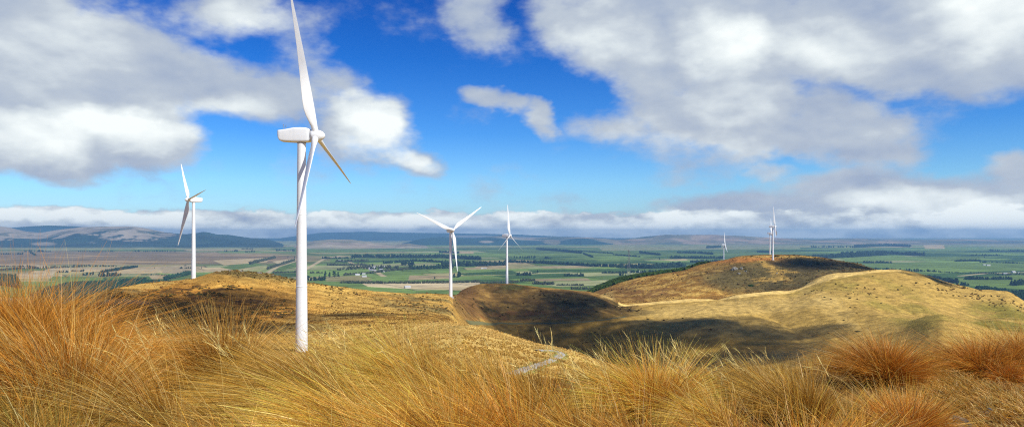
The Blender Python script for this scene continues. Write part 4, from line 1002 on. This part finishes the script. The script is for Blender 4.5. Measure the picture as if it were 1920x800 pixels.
belt([(664, 483), (830, 483), (900, 487)], 6.5, 'long dark wood along the far side of the central farms', rows=3)
belt([(720, 494), (775, 490), (830, 492)], 5, 'middle strip of dark wood behind the central farms', rows=2, cov=.7)
belt([(754, 497), (774, 497)], 10, 'tall dark clump of pines in the middle of the central farms', rows=2)
belt([(768, 504.5), (800, 504), (847, 503)], 8, 'dark pine wood left of the third turbine tower', rows=2)
belt([(830, 498), (880, 499), (948, 497)], 9, 'dark wood between the third and fourth turbines', rows=3)
belt([(614, 497), (650, 498), (682, 497)], 4.5, 'olive trees left of the village', OLV, rows=3, cov=.7)
belt([(630, 491), (690, 489.5)], 4, 'mixed trees behind the farmhouse left of the village', OLV*.8, rows=2, cov=.8)
belt([(643, 505), (690, 502), (746, 504)], 6, 'willows and gardens round the village', OLV*.9, rows=4, cov=.5, rowgap=120)
belt([(646, 516), (690, 513), (740, 507), (790, 503)], 4.5, 'scrubby trees in front of the village', OLV*1.1, rows=3, cov=.6)
belt([(640, 530), (690, 531), (760, 531), (850, 530), (900, 529)], 4.5, 'olive willows along the river behind the cream field', OLV, rows=3, cov=.85)
belt([(846, 519.5), (860, 519.5)], 9, 'square pine clump just right of the third turbine tower', rows=2)
belt([(824, 473.5), (860, 475)], 4, 'far wood beside the brown field', rows=2)
belt([(948, 492), (1020, 494), (1105, 499), (1190, 502)], 6, 'long dark tree line crossing behind the fourth turbine', rows=2)
belt([(953, 483.5), (1003, 483.5)], 4.5, 'broken row of round trees behind the fourth turbine', cov=.85)
belt([(1021, 485), (1032, 485)], 4.5, 'two dark trees beside the broken row', cov=1)
belt([(1007, 468), (1050, 471), (1091, 475)], 4.5, 'dark slanting belt on the far plain right of the fourth turbine', rows=2)
belt([(1094, 476), (1112, 482.5)], 3, 'short slanting belt running towards the viewer on the far plain')
belt([(1084, 471), (1150, 475.5)], 2.5, 'thin far belt left of the pylon', cov=.9)
belt([(1150, 478), (1200, 482)], 3, 'thin far belt at the pylon', cov=.9)
belt([(970, 516), (993, 516)], 6.5, 'flat topped dark block right of the fourth turbine tower', rows=2)
belt([(993, 512.5), (1004, 512.5)], 3, 'low trees joining the flat topped block')
belt([(1059, 517.5), (1092, 517.5)], 5, 'dark block of pines in the green fields right of centre', rows=2)
belt([(1129, 512), (1175, 512)], 4, 'low dark belt left of the pylon foot', rows=2)
belt([(1163, 517.5), (1172, 517.5)], 6, 'small square clump beside the pylon foot')
belt([(977, 527), (1001, 526.5)], 5, 'rounded olive grove behind the brown hill', OLV*.8, rows=3)
belt([(1000, 532), (1037, 533)], 5.5, 'second olive grove right of the rounded one', OLV*.8, rows=3)
belt([(1045, 535), (1094, 535)], 3.5, 'olive willows behind the right shoulder of the brown hill', OLV, rows=2)
belt([(1072, 542), (1110, 542)], 5, 'grey-green trees nearest the brown hill right shoulder', OLV, rows=2)
belt([(900, 531), (970, 529)], 4, 'olive trees skirting the brown hill behind the fourth turbine', OLV, rows=2, cov=.8)
belt([(1160, 502), (1220, 503), (1283, 500)], 9, 'thick dark wood left of the scrubby hill', rows=3)
belt([(1183, 511), (1235, 513), (1292, 508)], 7, 'nearer dark wood with farm roofs left of the scrubby hill', rows=2, cov=.8)
belt([(1200, 474), (1237, 478.5)], 4, 'dark oval wood on the far plain right of the pylon', rows=2)
belt([(1270, 474), (1310, 475), (1336, 477)], 4, 'long dark wood on the far plain left of the smallest turbine', rows=2)
belt([(1326, 465), (1350, 464)], 4, 'dark teardrop wood on the far hillside by the smallest turbine', rows=3)
belt([(1258, 484), (1356, 485)], 5, 'dark wood behind the foot of the smallest turbine', rows=3)
belt([(1296, 492), (1350, 491)], 5, 'dark wood on the plain beside the left brow of the scrubby hill', rows=2)
belt([(1422, 473), (1446, 474)], 4, 'dark wood left of the close pair of turbines', rows=2)
belt([(1526, 485), (1590, 482), (1657, 478)], 7, 'thick dark wood behind the scrubby hill crest', rows=3)
belt([(1575, 479), (1650, 475), (1728, 479)], 6, 'upper dark wood on the right plain', rows=3, cov=.85)
belt([(1522, 464), (1600, 464)], 4, 'far tree line above the right wood', cov=.9)
belt([(1604, 464), (1660, 461), (1704, 463)], 5, 'blue far wood on the right plain', rows=2)
belt([(1643, 506), (1700, 508), (1763, 510)], 5, 'dark tree line behind the crest of the pasture hill')
belt([(1763, 511), (1868, 512.5)], 2.5, 'thin hedge continuing right of the tree line')
belt([(1810, 524), (1852, 524)], 6, 'left half of the straight pine belt at the right', rows=2)
belt([(1856, 524), (1894, 524)], 6, 'right half of the straight pine belt at the right', rows=2)
belt([(1735, 522), (1786, 530)], 8, 'dark wood just over the crest of the pasture hill', rows=3)
belt([(1798, 535), (1814, 535)], 6, 'small wood lower on the right below the straight belt', rows=2)
belt([(1620, 493), (1671, 493)], 4, 'dark block in the right green fields', rows=2)
belt([(1793, 490), (1836, 489)], 4, 'dark belt in the far right fields', rows=2)
belt([(1836, 492), (1925, 494)], 3, 'thin tree line near the right edge', cov=.8)
belt([(1821, 479), (1880, 479)], 3, 'upper thin tree line near the right edge', cov=.8)
belt([(1860, 471), (1925, 472)], 4, 'far wood at the right edge', rows=2, cov=.8)
belt([(1900, 535), (1925, 532)], 9, 'dark wood cut by the right edge', rows=2)
belt([(1868, 516), (1925, 515)], 4, 'trees round the farms near the right edge', OLV, cov=.6)
# plantations: dense pine woods on the near valley floor
def wood(poly, spacing, H, label, seed, colr):
    r_ = np.random.default_rng(seed); W = np.array([at(*p) for p in poly]); lo_, hi_ = W.min(0), W.max(0)
    gx, gy = np.meshgrid(np.arange(lo_[0], hi_[0], spacing), np.arange(lo_[1], hi_[1], spacing*1.2))
    q = np.stack([gx.ravel(), gy.ravel()], -1); q = q+r_.normal(0, spacing*.16, q.shape); ins = np.zeros(len(q), bool); j = len(W)-1
    for i in range(len(W)):
        c1 = (W[i, 1] > q[:, 1]) != (W[j, 1] > q[:, 1])
        with np.errstate(divide='ignore', invalid='ignore'): ins ^= c1 & (q[:, 0] < (W[j, 0]-W[i, 0])*(q[:, 1]-W[i, 1])/(W[j, 1]-W[i, 1])+W[i, 0])
        j = i
    q = q[ins][:9000]; n = len(q); hh = H*r_.uniform(.75, 1.15, n)
    P_ = np.concatenate([np.stack([q[:, 0], q[:, 1], hh*.45], -1), np.stack([q[:, 0], q[:, 1], hh*.8], -1)])
    cc_ = colr*r_.uniform(.7, 1.4, (n, 1)); cc_ = np.concatenate([cc_, cc_*1.1])
    V, F_, c = lumps(P_, np.concatenate([np.full(n, spacing*.62), np.full(n, spacing*.36)]), np.concatenate([hh*.42, hh*.3]), cc_, seed)
    return tag(mk('plantation', V, F_, M_leaf, colr=c, smooth=False), label, kind='stuff')
wood([(60, 556), (125, 534), (200, 531), (262, 528), (330, 532), (330, 575), (60, 590)], 13, 20, 'dark green pine plantation behind the left shoulder of the near hill', 51, np.array((.016, .045, .016)))
wood([(-40, 530), (-40, 516), (30, 519), (40, 540)], 14, 20, 'pine plantation at the far left behind the tussock mound', 52, np.array((.020, .05, .016)))
wood([(1830, 542), (1860, 545), (1900, 551), (1960, 556), (2050, 600), (1860, 600)], 13, 22, 'dark pine plantation over the right shoulder of the pasture hill', 53, np.array((.016, .04, .018)))

def tree_mesh(seed, H, wd, conif):
    r_ = np.random.default_rng(seed); P_, sx, sz = [], [], []
    for k in range(46):
        t = r_.uniform(.2, .97)
        rr = wd*(1.02-t)*.55 if conif else wd*.5*math.sqrt(max(.05, 1-(2*t-1.1)**2))
        a = r_.uniform(0, 6.28); q = math.sqrt(r_.random())*rr
        P_.append((q*math.cos(a), q*math.sin(a), H*t)); sx.append(wd*.12*r_.uniform(.8, 1.3)); sz.append(H*.06)
    V, F_, c = lumps(np.array(P_), np.array(sx), np.array(sz), np.broadcast_to(LEAF*1.2, (46, 3)), seed)
    return V, F_, c
def tree(px_, py_, h_px, label, seed, conif=True):
    x_, D_ = at(px_, py_); H = h_px*D_/F
    root = empty('tree', (x_, D_, 0))
    v, f = lathe([(H*.035, -.5), (H*.025, H*.3), (H*.01, H*.85), (0, H*.9)], 8)
    for a in range(4):
        an = a*1.57+seed; b_, bf_ = lathe([(H*.012, 0), (H*.004, H*.25), (0, H*.26)], 5)
        m3 = np.array((Matrix.Rotation(an, 3, 'Z') @ Matrix.Rotation(.9, 3, 'Y'))); b_ = b_@m3.T+np.array((0, 0, H*(.3+.12*a))); v, f = join([(v, f), (b_, bf_)])
    mk('trunk', v, f, M_bark, root)
    V, F_, c = tree_mesh(seed, H, H*.62, conif); mk('crown', V, F_, M_leaf, root, colr=c, smooth=False)
    return tag(root, label, 'tree', 'single trees standing on the valley floor')
for i, a in enumerate([(610, 520.5, 13, 'tall pine at the left of the grove right of the tallest tower'), (618, 520.5, 11, 'second pine of the grove right of the tallest tower'), (627, 520, 13, 'tallest rounded pine at the right of the grove by the tallest tower'), (634, 520.5, 11, 'pine at the right end of the grove by the tallest tower'),
    (1008, 512.5, 7, 'pointed lone tree right of the flat topped block'), (1237, 487, 5, 'lone tree on the tan field left of the smallest turbine'), (1089, 517, 7.5, 'tall tree at the right end of the pine block in the green fields'), (378, 503.5, 4, 'small lone tree just right of the second turbine tower'),
    (815, 523, 5, 'lone tree in the brown field left of the third turbine tower'), (290, 503.5, 3, 'small lone tree on the pale field of the left plain'), (540, 483.5, 4, 'left tree of the pair just left of the tallest tower'), (552, 483.5, 4, 'right tree of the pair just left of the tallest tower'), (1846, 483, 3.5, 'lone tree in the bright field near the right edge')]):
    tree(*a[:4], seed=i+3, conif=i not in (2, 8))

# ------------------------------------------------------------------ farm buildings of the village
M_wall = mat('farm_wall', (.62, .60, .55), .8); M_roof1 = mat('farm_roof', (.50, .50, .50), .5)
def barn():
    root = empty('farm_building', (0, 0, 0))
    v, f = boxm(-14, 14, -6, 6, 0, 6); mk('wall', v, f, M_wall, root, smooth=False)
    V = [(-15, -7, 5.8), (15, -7, 5.8), (15, 0, 10), (-15, 0, 10), (-15, 7, 5.8), (15, 7, 5.8), (-15, -7, 6.2), (15, -7, 6.2), (15, 0, 10.5), (-15, 0, 10.5), (-15, 7, 6.2), (15, 7, 6.2)]
    mk('roof', V, [(0, 3, 2, 1), (3, 4, 5, 2), (6, 7, 8, 9), (9, 8, 11, 10), (0, 1, 7, 6), (4, 10, 11, 5), (0, 6, 9, 3), (3, 9, 10, 4), (1, 2, 8, 7), (2, 5, 11, 8)], M_roof1, root, smooth=False)
    return root
b0 = barn(); r_ = np.random.default_rng(77); first = True
spots = [(690+r_.uniform(0, 32), 499+r_.uniform(0, 11), 'v') for _ in range(16)]+[(637, 488.5, 'a'), (641, 489.5, 'a'), (670, 516, 'b'), (683, 519, 'b'), (682, 514, 'b'), (764, 539.5, 'c'), (904, 503.5, 'd'), (910, 503.5, 'd'), (1196, 510.5, 'e'), (1203, 511, 'e'), (1846, 497, 'f'), (1853, 498, 'f'), (1900, 511, 'g'), (1910, 512, 'g'), (1885, 513, 'g')]
LB = {'v': 'tiny pale farm building in the wooded village at the centre of the plain', 'a': 'tiny pale farm building among dark trees left of the village', 'b': 'tiny pale shed near the river left of the cream field', 'c': 'tiny white shed in front of the cream field', 'd': 'tiny white shed on the green field between third and fourth turbines', 'e': 'tiny white farm roof in the wood left of the scrubby hill', 'f': 'tiny white shed in the green fields at the right', 'g': 'tiny pale farm building near the right edge of the plain'}
cnt = {}
WH = {'a': ['left of two: ', 'right of two: '], 'b': ['leftmost of three: ', 'lowest of three: ', 'middle of three: '], 'd': ['left of two: ', 'right of two: '], 'e': ['left of two: ', 'right of two: '], 'f': ['left of two: ', 'right of two: '], 'g': ['middle of three: ', 'rightmost of three: ', 'leftmost of three: ']}
for (px_, py_, k) in spots:
    cnt[k] = cnt.get(k, -1)+1
    o = b0 if first else copy_tree(b0); first = False
    x_, D_ = at(px_, py_); o.location = (x_, D_, 0); o.rotation_euler = (0, 0, r_.uniform(-.6, .6)); sc_ = r_.uniform(.7, 1.3); o.scale = (sc_, sc_, sc_)
    tag(o, (WH[k][cnt[k]] if k in WH else '')+LB[k], 'farm building', 'farm buildings on the valley floor')

# ------------------------------------------------------------------ lattice mast behind the brown hill
root = empty('transmission_pylon', (0, 0, 0)); px_, D_ = 1179, 2050; gz_ = float(ground(np.array([px_*1.]), np.array([D_*1.]))[0]); H = (HOR-468)/F*D_+EYE-gz_
root.location = ((px_-960)/F*D_, D_, gz_)
def bar(a, b, r_):
    a, b = np.array(a, float), np.array(b, float); d = b-a; L_ = np.linalg.norm(d); v, f = lathe([(r_, 0), (r_, L_)], 5)
    q = np.array(Vector(d).to_track_quat('Z', 'Y').to_matrix()); return v@q.T+a, f
parts = []
lv = np.linspace(0, 1, 9)
for s1, s2 in ((-1, -1), (-1, 1), (1, -1), (1, 1)):
    mk('leg', *bar((s1*5, s2*5, -2), (s1*.8, s2*.8, H), .28), M_grey, root)
for a, b in zip(lv[:-1], lv[1:]):
    wa, wb = 5-4.2*a, 5-4.2*b
    for s in (-1, 1):
        parts += [bar((-wa, s*wa, a*H), (wb, s*wb, b*H), .14), bar((wa, s*wa, a*H), (-wb, s*wb, b*H), .14), bar((s*wa, -wa, a*H), (s*wb, wb, b*H), .14)]
mk('bracing', *join(parts), M_grey, root)
for k, hh in enumerate((.72, .84, .96)):
    mk('cross_arm', *join([bar((-9+k*2, 0, H*hh), (9-k*2, 0, H*hh), .25), bar((-9+k*2, 0, H*hh), (0, 0, H*(hh+.04)), .15), bar((9-k*2, 0, H*hh), (0, 0, H*(hh+.04)), .15)]), M_grey, root)
tag(root, 'faint grey lattice pylon on the plain left of the scrubby hill', 'pylon')
